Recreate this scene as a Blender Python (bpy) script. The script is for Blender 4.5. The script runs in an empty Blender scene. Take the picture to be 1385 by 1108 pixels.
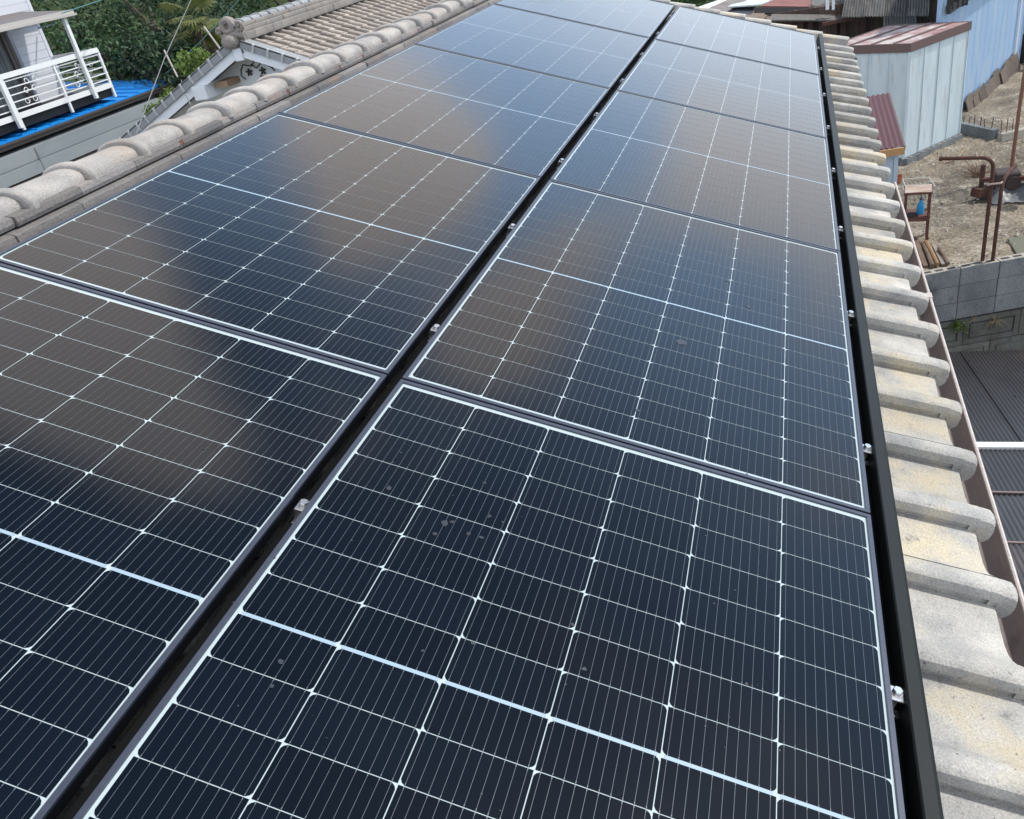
import bpy, math, random
import numpy as np
from mathutils import Vector, Matrix, Euler
random.seed(7); rng = np.random.default_rng(7)
sc = bpy.context.scene
R = math.radians

# ------------------------------------------------------------------ camera, world, sun, exposure
TH = R(19.3); c, s = math.cos(TH), math.sin(TH)
CAM = np.array([0.8998, -1.5681, 0.9247])
AX = np.array([[0.946, 0.2712, -0.1767], [-0.004, -0.5358, -0.8443], [-0.3238, 0.7996, -0.5059]])
_p = np.array([[0.9513953, 0.27118703, 0.14596084], [0.27519081, -0.53580769, -0.79823564], [-0.13826422, 0.79960472, -0.5843931]])
_W = np.array([[c, 0, s], [0, 1, 0], [-s, 0, c]])
AX = _p @ _W.T
FOC = 1125.37
cam_d = bpy.data.cameras.new('camera'); cam = bpy.data.objects.new('camera', cam_d)
sc.collection.objects.link(cam); sc.camera = cam
cam_d.sensor_width = 36; cam_d.lens = FOC / 1385 * 36; cam_d.clip_end = 3000; cam_d.clip_start = 0.02
cam.matrix_world = Matrix(((AX[0][0], -AX[1][0], -AX[2][0], CAM[0]), (AX[0][1], -AX[1][1], -AX[2][1], CAM[1]),
                           (AX[0][2], -AX[1][2], -AX[2][2], CAM[2]), (0, 0, 0, 1)))
SUN_AZ, SUN_EL = R(58), R(57)
world = bpy.data.worlds.new('World'); sc.world = world; world.use_nodes = True
def build_world():
    nt = world.node_tree; N = nt.nodes; L = nt.links
    bg = N['Background']; bg.inputs['Strength'].default_value = 0.10
    sky = N.new('ShaderNodeTexSky'); sky.sky_type = 'NISHITA'; sky.sun_disc = False
    sky.sun_elevation = SUN_EL; sky.sun_rotation = SUN_AZ; sky.air_density = 1.0; sky.dust_density = 0.6; sky.ozone_density = 1.5
    tc = N.new('ShaderNodeTexCoord')
    nz = N.new('ShaderNodeTexNoise'); nz.inputs['Scale'].default_value = 2.3; nz.inputs['Detail'].default_value = 5; nz.inputs['Roughness'].default_value = 0.5
    nz2 = N.new('ShaderNodeTexNoise'); nz2.inputs['Scale'].default_value = 6.0; nz2.inputs['Detail'].default_value = 4
    L.new(tc.outputs['Generated'], nz.inputs['Vector']); L.new(tc.outputs['Generated'], nz2.inputs['Vector'])
    def m(op, a, b=None, cc=None, clamp=False):
        n = N.new('ShaderNodeMath'); n.operation = op; n.use_clamp = clamp
        for i, v in enumerate((a, b, cc)):
            if v is None: continue
            if hasattr(v, 'links'): L.new(v, n.inputs[i])
            else: n.inputs[i].default_value = v
        return n.outputs[0]
    acc = m('MULTIPLY_ADD', nz.outputs['Fac'], CLOUD_NOISE, -CLOUD_NOISE * 0.5)
    acc = m('ADD', acc, m('MULTIPLY_ADD', nz2.outputs['Fac'], 0.8, -0.4))
    for (az, el, w, amp) in CLOUDS:        # a bank of cloud: azimuth, elevation, width in degrees, density
        d = N.new('ShaderNodeVectorMath'); d.operation = 'DOT_PRODUCT'
        L.new(tc.outputs['Generated'], d.inputs[0])
        d.inputs[1].default_value = (math.sin(R(az)) * math.cos(R(el)), math.cos(R(az)) * math.cos(R(el)), math.sin(R(el)))
        k = 1 / (1 - math.cos(R(w)))
        e = m('MULTIPLY_ADD', d.outputs['Value'], k, -k)       # 0 at centre, -1 at width
        g = m('POWER', math.e, e)
        acc = m('ADD', acc, m('MULTIPLY', g, amp))
    spz = N.new('ShaderNodeSeparateXYZ'); L.new(tc.outputs['Generated'], spz.inputs[0])
    hi = N.new('ShaderNodeMapRange'); hi.inputs['From Min'].default_value = .76; hi.inputs['From Max'].default_value = .90; hi.inputs['To Max'].default_value = .8; L.new(spz.outputs['Z'], hi.inputs['Value'])
    acc = m('SUBTRACT', acc, hi.outputs['Result'])        # overhead the sky is clear
    mr = N.new('ShaderNodeMapRange'); mr.interpolation_type = 'SMOOTHSTEP'
    mr.inputs['From Min'].default_value = 0.04; mr.inputs['From Max'].default_value = 0.80
    L.new(acc, mr.inputs['Value'])
    sp = N.new('ShaderNodeSeparateXYZ'); L.new(tc.outputs['Generated'], sp.inputs[0])
    def ramp(a, b):
        r = N.new('ShaderNodeMapRange'); r.interpolation_type = 'SMOOTHSTEP'; r.inputs['From Min'].default_value = a; r.inputs['From Max'].default_value = b
        L.new(sp.outputs['Z'], r.inputs['Value']); return r.outputs['Result']
    def mix(f, a, b):
        x = N.new('ShaderNodeMix'); x.data_type = 'RGBA'; L.new(f, x.inputs['Factor'])
        for nm, v in (('A', a), ('B', b)):
            if hasattr(v, 'links'): L.new(v, x.inputs[nm])
            else: x.inputs[nm].default_value = (*v, 1)
        return x.outputs['Result']
    thin = mix(m('MULTIPLY', ramp(.74, .38), .9), sky.outputs['Color'], (9.0, 13.2, 19.6))    # thin veil
    hazy = mix(ramp(.34, .14), thin, (14.6, 16.6, 19.2))     # white haze low over the horizon
    cloud = mix(ramp(.25, .50), (15.5, 15.6, 16.2), (15.5, 13.9, 13.0))
    L.new(mix(mr.outputs['Result'], hazy, cloud), bg.inputs['Color'])
CLOUD_NOISE = 0.95
CLOUDS = [(-17, 26, 4, .35), (-28, 38, 4, .3), (6, 20, 3, .3), (-40, 41, 8, .75), (-33, 43, 6, .7), (-26, 46, 5, .6), (-20, 48, 4, .5), (-34, 37, 5, .4),
          (-12, 27.5, 4, .8), (-14, 31.5, 2.6, .5), (-9, 24.5, 3, .5), (-18, 23, 3.5, .55), (-14, 22.5, 3, .4), (0, 31, 4.5, .75), (0, 35, 3, .45), (2, 25, 3.2, .55),
          (8, 15.5, 4.5, .8), (14, 14.5, 5, .7), (3, 14, 3, .5), (28, 26, 5, .35), (70, 35, 18, .7), (120, 40, 22, .8), (-100, 35, 25, .8), (180, 45, 25, .8)]
sun_d = bpy.data.lights.new('sun', 'SUN'); sun = bpy.data.objects.new('sun', sun_d); sc.collection.objects.link(sun)
sun_d.energy = 3.5; sun_d.angle = R(2.2); sun_d.color = (1, .96, .9)
S = Vector((math.sin(SUN_AZ) * math.cos(SUN_EL), math.cos(SUN_AZ) * math.cos(SUN_EL), math.sin(SUN_EL)))
sun.rotation_euler = S.to_track_quat('Z', 'Y').to_euler(); sun.location = S * 40
sc.view_settings.view_transform = 'Standard'; sc.view_settings.look = 'None'
sc.view_settings.exposure = 0.1; sc.view_settings.gamma = 1; sc.view_settings.use_curve_mapping = False
sc.render.engine = 'CYCLES'; sc.render.resolution_x = 1024; sc.render.resolution_y = 819

# ------------------------------------------------------------------ measuring helpers (real points of the site)
def _ray(x, y): return AX.T @ np.array([(x - 692.5) / FOC, (y - 554) / FOC, 1])
def atz(x, y, z): d = _ray(x, y); return CAM + d * (z - CAM[2]) / d[2]
def aty(x, y, Y): d = _ray(x, y); return CAM + d * (Y - CAM[1]) / d[1]
def atx(x, y, X): d = _ray(x, y); return CAM + d * (X - CAM[0]) / d[0]
def atd(x, y, D): return CAM + _ray(x, y) * D
def P(X, Y, n): return (X * c + n * s, Y, -X * s + n * c)      # point of our roof: down-slope, along, above

# ------------------------------------------------------------------ object helpers
def prop(o, label=None, cat=None, group=None, kind=None):
    for k, v in (('label', label), ('category', cat), ('group', group), ('kind', kind)):
        if v: o[k] = v
    return o
def thing(name, label, cat, loc=(0, 0, 0), rot=(0, 0, 0), group=None, kind=None):
    o = bpy.data.objects.new(name, None); sc.collection.objects.link(o)
    o.location = loc; o.rotation_euler = rot; o.empty_display_size = .1
    return prop(o, label, cat, group, kind)
def wm(o): return (wm(o.parent) if o.parent else Matrix.Identity(4)) @ Matrix.Translation(o.location) @ o.rotation_euler.to_matrix().to_4x4()
def copy_tree(o, parent=None):
    q = o.copy(); sc.collection.objects.link(q); q.parent = parent
    for ch in o.children: copy_tree(ch, q)
    return q
class MB:
    def __init__(self): self.v = []; self.f = []; self.m = []; self.t = []
    def add(self, vs, fs, mat=0, tint=.5):
        o = len(self.v); self.v += [tuple(map(float, q)) for q in vs]
        for f in fs: self.f.append([i + o for i in f]); self.m.append(mat); self.t.append(tint)
    def quad(self, a, b, cc, d, mat=0, tint=.5): self.add([a, b, cc, d], [(0, 1, 2, 3)], mat, tint)
    def box(self, lo, hi, mat=0, tint=.5, xf=None, bev=0):
        x0, y0, z0 = lo; x1, y1, z1 = hi
        if bev:
            b = bev; vs = []
            for z, q in ((z0, b), (z0 + b, 0), (z1 - b, 0), (z1, b)):
                vs += [(x0 + q + (b if q == 0 else 0), y0 + q, z), (x1 - q - (b if q == 0 else 0), y0 + q, z), (x1 - q, y0 + q + (b if q == 0 else 0), z), (x1 - q, y1 - q - (b if q == 0 else 0), z),
                       (x1 - q - (b if q == 0 else 0), y1 - q, z), (x0 + q + (b if q == 0 else 0), y1 - q, z), (x0 + q, y1 - q - (b if q == 0 else 0), z), (x0 + q, y0 + q + (b if q == 0 else 0), z)]
            fs = [tuple(range(7, -1, -1)), tuple(range(24, 32))]
            for l in range(3):
                for i in range(8): j = (i + 1) % 8; fs.append((l * 8 + i, l * 8 + j, l * 8 + 8 + j, l * 8 + 8 + i))
        else:
            vs = [(x0, y0, z0), (x1, y0, z0), (x1, y1, z0), (x0, y1, z0), (x0, y0, z1), (x1, y0, z1), (x1, y1, z1), (x0, y1, z1)]
            fs = [(3, 2, 1, 0), (4, 5, 6, 7), (0, 1, 5, 4), (1, 2, 6, 5), (2, 3, 7, 6), (3, 0, 4, 7)]
        if xf: vs = [xf(*q) for q in vs]
        self.add(vs, fs, mat, tint)
    def beam(self, a, b, w, h, mat=0, tint=.5, up=(0, 0, 1)):
        a = Vector(a); b = Vector(b); d = (b - a); l = d.length; d.normalize()
        sx = d.cross(Vector(up))
        if sx.length < 1e-4: sx = Vector((1, 0, 0))
        sx.normalize(); uz = sx.cross(d)
        self.box((-w / 2, 0, -h / 2), (w / 2, l, h / 2), mat, tint, xf=lambda x, y, z: tuple(a + sx * x + d * y + uz * z))
    def tube(self, pts, r, n=8, mat=0, tint=.5, cap=True):
        pts = [Vector(map(float, q)) for q in pts]; rs = r if isinstance(r, (list, tuple)) else [r] * len(pts)
        rings = []; up = None
        for i, q in enumerate(pts):
            d = (pts[min(i + 1, len(pts) - 1)] - pts[max(i - 1, 0)]).normalized()
            if up is None:
                up = Vector((0, 0, 1)) if abs(d.z) < .9 else Vector((1, 0, 0))
            a = d.cross(up); a.normalize(); b = a.cross(d); up = b
            rings.append([q + a * math.cos(k * 2 * math.pi / n) * rs[i] + b * math.sin(k * 2 * math.pi / n) * rs[i] for k in range(n)])
        vs = [v for g in rings for v in g]; fs = []
        for i in range(len(pts) - 1):
            for k in range(n): j = (k + 1) % n; fs.append((i * n + k, i * n + j, i * n + n + j, i * n + n + k))
        if cap: fs += [tuple(range(n - 1, -1, -1)), tuple(range((len(pts) - 1) * n, len(pts) * n))]
        self.add(vs, fs, mat, tint)
    def lathe(self, prof, cx, cy, cz, n=16, mat=0, tint=.5, xf=None):
        vs = []; fs = []
        for r_, z in prof:
            for k in range(n):
                a = k * 2 * math.pi / n; q = (cx + r_ * math.cos(a), cy + r_ * math.sin(a), cz + z); vs.append(xf(*q) if xf else q)
        for i in range(len(prof) - 1):
            for k in range(n): j = (k + 1) % n; fs.append((i * n + k, i * n + j, i * n + n + j, i * n + n + k))
        fs += [tuple(range(n - 1, -1, -1)), tuple(range((len(prof) - 1) * n, len(prof) * n))]
        self.add(vs, fs, mat, tint)
    def strip(self, A, B, mat=0, tint=.5):
        n = len(A); self.add(list(A) + list(B), [(i, i + 1, n + i + 1, n + i) for i in range(n - 1)], mat, tint)
    def build(self, name, mats, parent=None, smooth=False, local=False, angle=40):
        me = bpy.data.meshes.new(name); off = (0, 0, 0)
        vs = self.v
        if parent is not None and not local:
            Mi = wm(parent).inverted(); vs = [tuple(Mi @ Vector(q)) for q in vs]
        me.from_pydata(vs, [], self.f)
        if not isinstance(mats, (list, tuple)): mats = [mats]
        for mm in mats: me.materials.append(mm)
        me.polygons.foreach_set('material_index', self.m)
        at = me.attributes.new('tint', 'FLOAT', 'FACE'); at.data.foreach_set('value', self.t)
        if smooth:
            me.polygons.foreach_set('use_smooth', [True] * len(self.f))
            me.update()
            if angle < 180: me.set_sharp_from_angle(angle=R(angle))
        me.update()
        o = bpy.data.objects.new(name, me); sc.collection.objects.link(o)
        if parent is not None: o.parent = parent
        return o
def solo(name, mb, mats, label, cat, group=None, kind=None, base=None, **k):
    """a thing that is one mesh; its origin at its base"""
    if base is None and mb.v:
        A = np.array(mb.v); base = ((A[:, 0].min() + A[:, 0].max()) / 2, (A[:, 1].min() + A[:, 1].max()) / 2, A[:, 2].min())
    base = tuple(float(q) for q in base)
    mb.v = [(q[0] - base[0], q[1] - base[1], q[2] - base[2]) for q in mb.v]
    o = mb.build(name, mats, **k); o.location = base
    return prop(o, label, cat, group, kind)
def struct(name, mb, mats, **k):
    o = mb.build(name, mats, **k); o['kind'] = 'structure'; return o

# ------------------------------------------------------------------ materials
def mat(name, col, rough=.7, col2=None, scale=6, detail=4, stretch=(1, 1, 1), fine=0, fine_scale=90, bump=0, bump_scale=60, spec=.5, metal=0,
        tint=0, patch=None, patch_scale=2, patch_amt=.5, sat=None, translucent=0, coat=0, sharp=.15, speck=None):
    m = bpy.data.materials.new(name); m.use_nodes = True; nt = m.node_tree; N = nt.nodes; L = nt.links
    b = N['Principled BSDF']; b.inputs['Roughness'].default_value = rough; b.inputs['Metallic'].default_value = metal
    b.inputs['Specular IOR Level'].default_value = spec
    if coat: b.inputs['Coat Weight'].default_value = coat
    tc = N.new('ShaderNodeTexCoord'); mp = N.new('ShaderNodeMapping'); mp.inputs['Scale'].default_value = stretch
    L.new(tc.outputs['Object'], mp.inputs['Vector'])
    cur = None
    def mixc(fac, a, bb, mode='MIX'):
        x = N.new('ShaderNodeMix'); x.data_type = 'RGBA'; x.blend_type = mode
        if hasattr(fac, 'links'): L.new(fac, x.inputs['Factor'])
        else: x.inputs['Factor'].default_value = fac
        for nm, v in (('A', a), ('B', bb)):
            if hasattr(v, 'links'): L.new(v, x.inputs[nm])
            else: x.inputs[nm].default_value = (*v, 1)
        return x.outputs['Result']
    def noise(sc_, det=4, ro=.55):
        n = N.new('ShaderNodeTexNoise'); n.inputs['Scale'].default_value = sc_; n.inputs['Detail'].default_value = det; n.inputs['Roughness'].default_value = ro
        L.new(mp.outputs['Vector'], n.inputs['Vector']); return n.outputs['Fac']
    def rng_(v, a, bb):
        r = N.new('ShaderNodeMapRange'); r.inputs['From Min'].default_value = a; r.inputs['From Max'].default_value = bb; r.clamp = True
        L.new(v, r.inputs['Value']); return r.outputs['Result']
    cur = col
    if col2: cur = mixc(rng_(noise(scale, detail), .5 - sharp, .5 + sharp), col, col2)
    if patch: cur = mixc(rng_(noise(patch_scale, 6, .62), 1 - patch_amt - .08, 1 - patch_amt + .08), cur, patch)
    if speck:
        cur = mixc(rng_(noise(70, 5, .75), .62, .70), cur, speck); cur = mixc(rng_(noise(16, 7, .7), .63, .73), cur, tuple(q * 1.6 for q in speck))
    if fine: cur = mixc(fine, cur, mixc(rng_(noise(fine_scale, 3, .7), .35, .65), (0, 0, 0), (1, 1, 1)), 'OVERLAY')
    if tint:
        a = N.new('ShaderNodeAttribute'); a.attribute_name = 'tint'
        cur = mixc(1.0, cur, mixc(a.outputs['Fac'], (1 - tint,) * 3, (1 + tint,) * 3), 'MULTIPLY')
    if hasattr(cur, 'links'): L.new(cur, b.inputs['Base Color'])
    else: b.inputs['Base Color'].default_value = (*cur, 1)
    if bump:
        bn = N.new('ShaderNodeBump'); bn.inputs['Strength'].default_value = bump; bn.inputs['Distance'].default_value = .01
        L.new(noise(bump_scale, 6, .65), bn.inputs['Height']); L.new(bn.outputs['Normal'], b.inputs['Normal'])
    if translucent:
        t = N.new('ShaderNodeBsdfTranslucent'); ms = N.new('ShaderNodeMixShader'); ms.inputs[0].default_value = translucent
        if hasattr(cur, 'links'): L.new(cur, t.inputs['Color'])
        else: t.inputs['Color'].default_value = (*cur, 1)
        L.new(b.outputs[0], ms.inputs[1]); L.new(t.outputs[0], ms.inputs[2]); L.new(ms.outputs[0], N['Material Output'].inputs['Surface'])
    return m
M = {}
M['cell'] = mat('silicon_cell', (.0022, .0045, .0085), .085, col2=(.0035, .0065, .011), scale=1.5, spec=.33, tint=.25)
M['bus'] = mat('busbar_wire', (.105, .13, .15), .3, spec=.5)
M['back'] = mat('white_backsheet', (.42, .50, .52), .18, spec=.5)
M['ribbon'] = mat('ribbon_metal', (.30, .40, .48), .25, spec=.5)
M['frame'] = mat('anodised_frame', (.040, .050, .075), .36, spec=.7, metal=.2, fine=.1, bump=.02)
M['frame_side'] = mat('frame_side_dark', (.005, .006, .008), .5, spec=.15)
M['rail'] = mat('black_rail', (.007, .010, .010), .5, spec=.22, bump=.02, fine=.1, fine_scale=20)
M['steel'] = mat('stainless_bolt', (.55, .56, .57), .28, metal=.9)
M['tile'] = mat('weathered_tile', (.52, .505, .46), .85, col2=(.31, .315, .31), scale=8, detail=10, fine=.20, fine_scale=260, bump=.6, bump_scale=130, tint=.2, patch=(.52, .465, .35), patch_scale=4.5, patch_amt=.42, spec=.25, sharp=.16, speck=(.12, .115, .11))
M['tile_ridge'] = mat('weathered_ridge_tile', (.42, .40, .37), .88, col2=(.28, .27, .26), scale=9, detail=8, fine=.2, fine_scale=220, bump=.35, bump_scale=130, tint=.16, patch=(.36, .315, .27), patch_scale=5, patch_amt=.38, spec=.2, sharp=.16, speck=(.10, .095, .09))
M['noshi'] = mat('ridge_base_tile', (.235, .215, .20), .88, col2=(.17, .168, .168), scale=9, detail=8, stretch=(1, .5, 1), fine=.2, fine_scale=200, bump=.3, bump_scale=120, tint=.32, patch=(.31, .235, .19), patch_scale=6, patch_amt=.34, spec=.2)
M['rust_clay'] = mat('broken_clay_red', (.28, .085, .045), .9, bump=.3)
M['mortar'] = mat('mortar', (.30, .28, .25), .95, fine=.3, bump=.4)
M['gutter'] = mat('pinkish_brown_gutter', (.35, .30, .28), .55, col2=(.28, .24, .225), scale=5, patch=(.22, .18, .17), patch_scale=9, patch_amt=.36)
M['lip'] = mat('gutter_lip', (.50, .45, .42), .5, fine=.15)
build_world()

# ------------------------------------------------------------------ tiled roofs
TP = .2648                                                        # tile working width
PROF = [(0, .022), (.010, .030), (.024, .034), (.042, .035), (.054, .032), (.0605, .027), (.0635, .018), (.0635, .003), (.056, .0025), (.056, -.0125), (.078, -.013), (.13, -.015), (.175, -.015), (.205, -.011), (.228, -.003), (.248, .009), (.2653, .0215)]
def tile_field(mb, fr, xlows, y0, ny, n0, clen=.235, nose_row=None):
    """fr(X, Y, n) -> world; tiles hang from y0 + k*TP toward -Y; every course laps the one below"""
    for j, xl in enumerate(xlows):
        for k in range(ny):
            yk = y0 + k * TP + rng.normal(0, .0015); dn = rng.normal(0, .0015); tilt = rng.normal(0, .002); t = float(np.clip(rng.normal(.5, .2), 0, 1)); dx = rng.normal(0, .002)
            rows = []
            for v, X in ((0, xl - clen - .012), (.5, xl - clen * .5), (.93, xl - .008), (1, xl + dx)):
                lift = .017 * v - (.004 if v == 1 else 0)
                rows.append([fr(X, yk - u, n0 + dn + h + lift + tilt * u * 4) for u, h in PROF])
            low = [fr(xl + dx - .001, yk - u, n0 + dn + h - .003 + tilt * u * 4) for u, h in PROF]
            rows.append(low)
            nn = len(PROF); vs = [p for r_ in rows for p in r_]; fs = []
            for a in range(len(rows) - 1):
                for b in range(nn - 1): fs.append((a * nn + b, (a + 1) * nn + b, (a + 1) * nn + b + 1, a * nn + b + 1))
            mb.add(vs, fs, 0, t)
            if nose_row is not None and j == nose_row:           # rounded eave nose closing the roll
                us = [(-.006, .012), (0, .023), (.010, .032), (.024, .0365), (.042, .0370), (.054, .034), (.0615, .027), (.0640, .012)]
                rr = []
                for dX, sc_, dz in ((-.022, .97, -.006), (-.012, 1.0, .000), (.010, 1.0, .0005), (.026, 1.02, -.0005), (.034, 1.01, -.007), (.038, .97, -.019), (.038, .92, -.036), (.032, .82, -.052), (.018, .72, -.062), (.0, .7, -.060)):
                    rr.append([fr(xl + dx + dX, yk - (.030 + (u - .030) * sc_), n0 + dn + .013 + h + dz + (0 if dz > -.01 else -.25 * (h - .02))) for u, h in us])
                # underside hook on the near side
                nn = len(us); vs = [p for r_ in rr for p in r_]; fs = []
                for a in range(len(rr) - 1):
                    for b in range(nn - 1): fs.append((a * nn + b, (a + 1) * nn + b, (a + 1) * nn + b + 1, a * nn + b + 1))
                mb.add(vs, fs, 0, t)
                for side in (0, nn - 1):                          # cheeks
                    vs = [r_[side] for r_ in rr] + [fr(xl + dx - .022, yk - us[side][0], n0 - .01)]
                    mb.add(vs, [tuple(range(len(vs)))], 0, t)
def ridge(parent, x0, zb, ys, ye, layers, r, pitch, phase, crown_mat, noshi_mat, seed=1):
    rg = np.random.default_rng(seed)
    mb = MB(); y = phase - pitch
    zc = layers[-1][2]
    while y < ye:
        prof = [(0, r + .013), (.003, r + .020), (.010, r + .025), (.026, r + .025), (.035, r + .019), (.038, r + .005), (.062, r + .006), (.066, r + .001), (pitch * .6, r - .002), (pitch + .012, r - .004)]
        n = 17; vs = []; t = float(rg.uniform(.25, .8)); jx = rg.normal(0, .003); jz = rg.normal(0, .002)
        for dy, rr in prof:
            for k in range(n):
                a = math.pi * (-.04 + 1.08 * k / (n - 1)); vs.append((x0 + jx - (rr + .002) * math.cos(a), y + dy, zc + jz + (rr * .54) * math.copysign(abs(math.sin(a)) ** .8, math.sin(a))))
        fs = [(i * n + k, i * n + k + 1, (i + 1) * n + k + 1, (i + 1) * n + k) for i in range(len(prof) - 1) for k in range(n - 1)]
        # thickness of the flared mouth
        o = len(vs)
        for k in range(n):
            a = math.pi * (-.04 + 1.08 * k / (n - 1)); vs.append((x0 + jx - (r - .007) * math.cos(a), y + .002, zc + jz + ((r - .012) * .54) * math.copysign(abs(math.sin(a)) ** .8, math.sin(a))))
        fs += [(k, k + 1, o + k + 1, o + k) for k in range(n - 1)]
        mb.add(vs, fs, 0, t); y += pitch
    mb.build('ridge_cap_tile', crown_mat, parent, smooth=True, angle=32)
    nb = MB()
    for li, (hw, z0, z1) in enumerate(layers):
        for side in (-1, 1):
            y = ys - rg.uniform(0, .2)
            while y < ye:
                l = pitch * 1.0 + rg.normal(0, .006); t = float(rg.uniform(.1, .95)); j = rg.normal(0, .003)
                h = z1 - z0
                a, b = y + .0012, y + l - .0012
                xs = [(0, z0), (hw + j, z0 - .004), (hw + j + .004, z0 + h * .25), (hw + j + .001, z0 + h * .8), (hw + j - .006, z1 - .004), (hw - .03, z1), (0, z1 + .002)]
                vs = [(x0 + side * q[0], yy, q[1]) for yy in (a, b) for q in xs]; nq = len(xs)
                fs = [(i, i + 1, nq + i + 1, nq + i) for i in range(nq - 1)] + [tuple(range(nq)), tuple(range(2 * nq - 1, nq - 1, -1))]
                nb.add(vs, fs, 0, t)
                if side == 1 and li == 2 and rg.random() < .3:      # chipped corner showing red clay
                    nb.box((x0 + hw + j - .002, b - .012, z0 + h * .25), (x0 + hw + j + .0052, b - .003, z0 + h * .75), 1, .5)
                y += l
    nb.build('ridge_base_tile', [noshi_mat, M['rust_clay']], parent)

ROOF_N = -.160
house = thing('tiled_house', 'house whose weathered tile roof carries the solar panels', 'house', (-1.3, 2, -5.8))
mb = MB()
XL = [1.470 - .235 * j for j in range(12)]
tile_field(mb, P, XL, -2.554, 36, ROOF_N, nose_row=0)
mb.build('roof_tile', M['tile'], house, smooth=True, angle=33)
mb = MB()                                                        # verge tiles closing the far end, one raised step per course
for j, xl in enumerate(XL):
    t = float(rng.uniform(.3, .9))
    for (ya, yb, na, nb_) in ((6.99, 7.075, -.165, -.100),):
        n1 = nb_ + .004 * rng.normal(); X0 = xl - .245
        prof = [(ya, -.20), (ya, n1 - .012), (ya + .012, n1), (yb - .012, n1 + .002), (yb, n1 - .010), (yb, -.27)]
        A = [P(X0, y, n - .010) for y, n in prof]; B = [P(xl + .004, y, n + .010) for y, n in prof]
        mb.strip(A, B, 0, t); mb.add(B, [tuple(range(len(B)))], 0, t)
mb.build('verge_tile', M['tile'], house, smooth=True, angle=30)
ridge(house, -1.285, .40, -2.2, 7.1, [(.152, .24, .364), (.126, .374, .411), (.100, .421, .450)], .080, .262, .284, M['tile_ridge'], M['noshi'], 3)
mb = MB()                                                        # the far slope beyond the ridge, walls, mortar under the ridge tiles
def P2(X, Y, n): return (-2.6 - (X * c + n * s), Y, -X * s + n * c)
mbb = MB(); tile_field(mbb, P2, [1.9 - .235 * j for j in range(14)], -2.5, 36, ROOF_N)
mbb.build('back_roof_tile', M['tile'], house, smooth=True, angle=45)
mb.box((-1.42, -2.3, .1), (-1.18, 7.05, .40))
mb.build('ridge_mortar', M['mortar'], house)
mb = MB()
wl = [(1.02, -.62), (-1.3, .19), (-3.62, -.62), (-3.62, -5.8), (1.02, -5.8)]
mb.add([(x, -2.2, z) for x, z in wl] + [(x, 6.8, z) for x, z in wl], [(0, 1, 2, 3, 4), (9, 8, 7, 6, 5)] + [(i, (i + 1) % 5, (i + 1) % 5 + 5, i + 5) for i in range(5)])
M['stucco'] = mat('house_stucco', (.48, .45, .40), .9, fine=.2, bump=.3)
mb.build('wall', M['stucco'], house)
mb = MB()                                                        # fascia, deck under the tiles
mb.box((1.18, -2.4, -.80), (1.205, 7.0, -.66)); mb.box((-1.36, -2.4, -.215), (1.45, 7.0, -.195), xf=P)
mb.build('roof_deck', mat('roof_deck_wood', (.10, .07, .05), .8), house)
def make_gutter():
    g = thing('rain_gutter', 'pinkish brown half round gutter under the sunlit eave tiles', 'gutter', (1.34, 2.2, -.77))
    mb = MB(); cx, cz, r = 1.342, -.702, .070; n = 12
    ang = [math.pi * (1 + k / n) for k in range(n + 1)]
    ysg = np.linspace(-2.3, 3.3, 24)
    prof = [(cx + r * math.cos(a), cz + r * 1.0 * math.sin(a)) for a in ang] + [(cx + (r - .003) * math.cos(a), cz + (r - .003) * math.sin(a)) for a in ang[::-1]]
    for i in range(len(prof) - 1):
        for k in range(len(ysg) - 1):
            mb.quad((prof[i][0], ysg[k], prof[i][1]), (prof[i][0], ysg[k + 1], prof[i][1]), (prof[i + 1][0], ysg[k + 1], prof[i + 1][1]), (prof[i + 1][0], ysg[k], prof[i + 1][1]))
    mb.build('channel', M['gutter'], g, smooth=True, angle=80)
    mb = MB(); mb.tube([(cx + r + .002, y, cz + .002) for y in (-2.3, 1, 3.3)], .0062, 8)
    mb.build('lip', M['lip'], g, smooth=True)
    for y in (1.845, -1.2):
        mb = MB(); mb.box((cx + r - .012, y - .022, cz - .03), (cx + r + .010, y + .022, cz + .011), bev=.002)
        mb.box((cx - r + .004, y - .01, cz + .004), (cx + r, y + .01, cz + .007))
        mb.build('bracket', M['lip'], g)
make_gutter()
mb = MB()                                                        # small finial lamp-like vent on the far gutter end
q = atx(1157, 80, 1.405)
mb.tube([(q[0] - .03, q[1], q[2] - .10), (q[0], q[1], q[2] - .05), (q[0], q[1], q[2])], .007, 8); mb.lathe([(.001, -.008), (.016, -.004), (.018, .006), (.010, .014), (.002, .016)], q[0], q[1], q[2], 12)
solo('gutter_fitting', mb, mat('dark_fitting', (.05, .05, .06), .5), 'small dark knob fitting sticking out at the far eave tiles', 'fitting')

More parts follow.
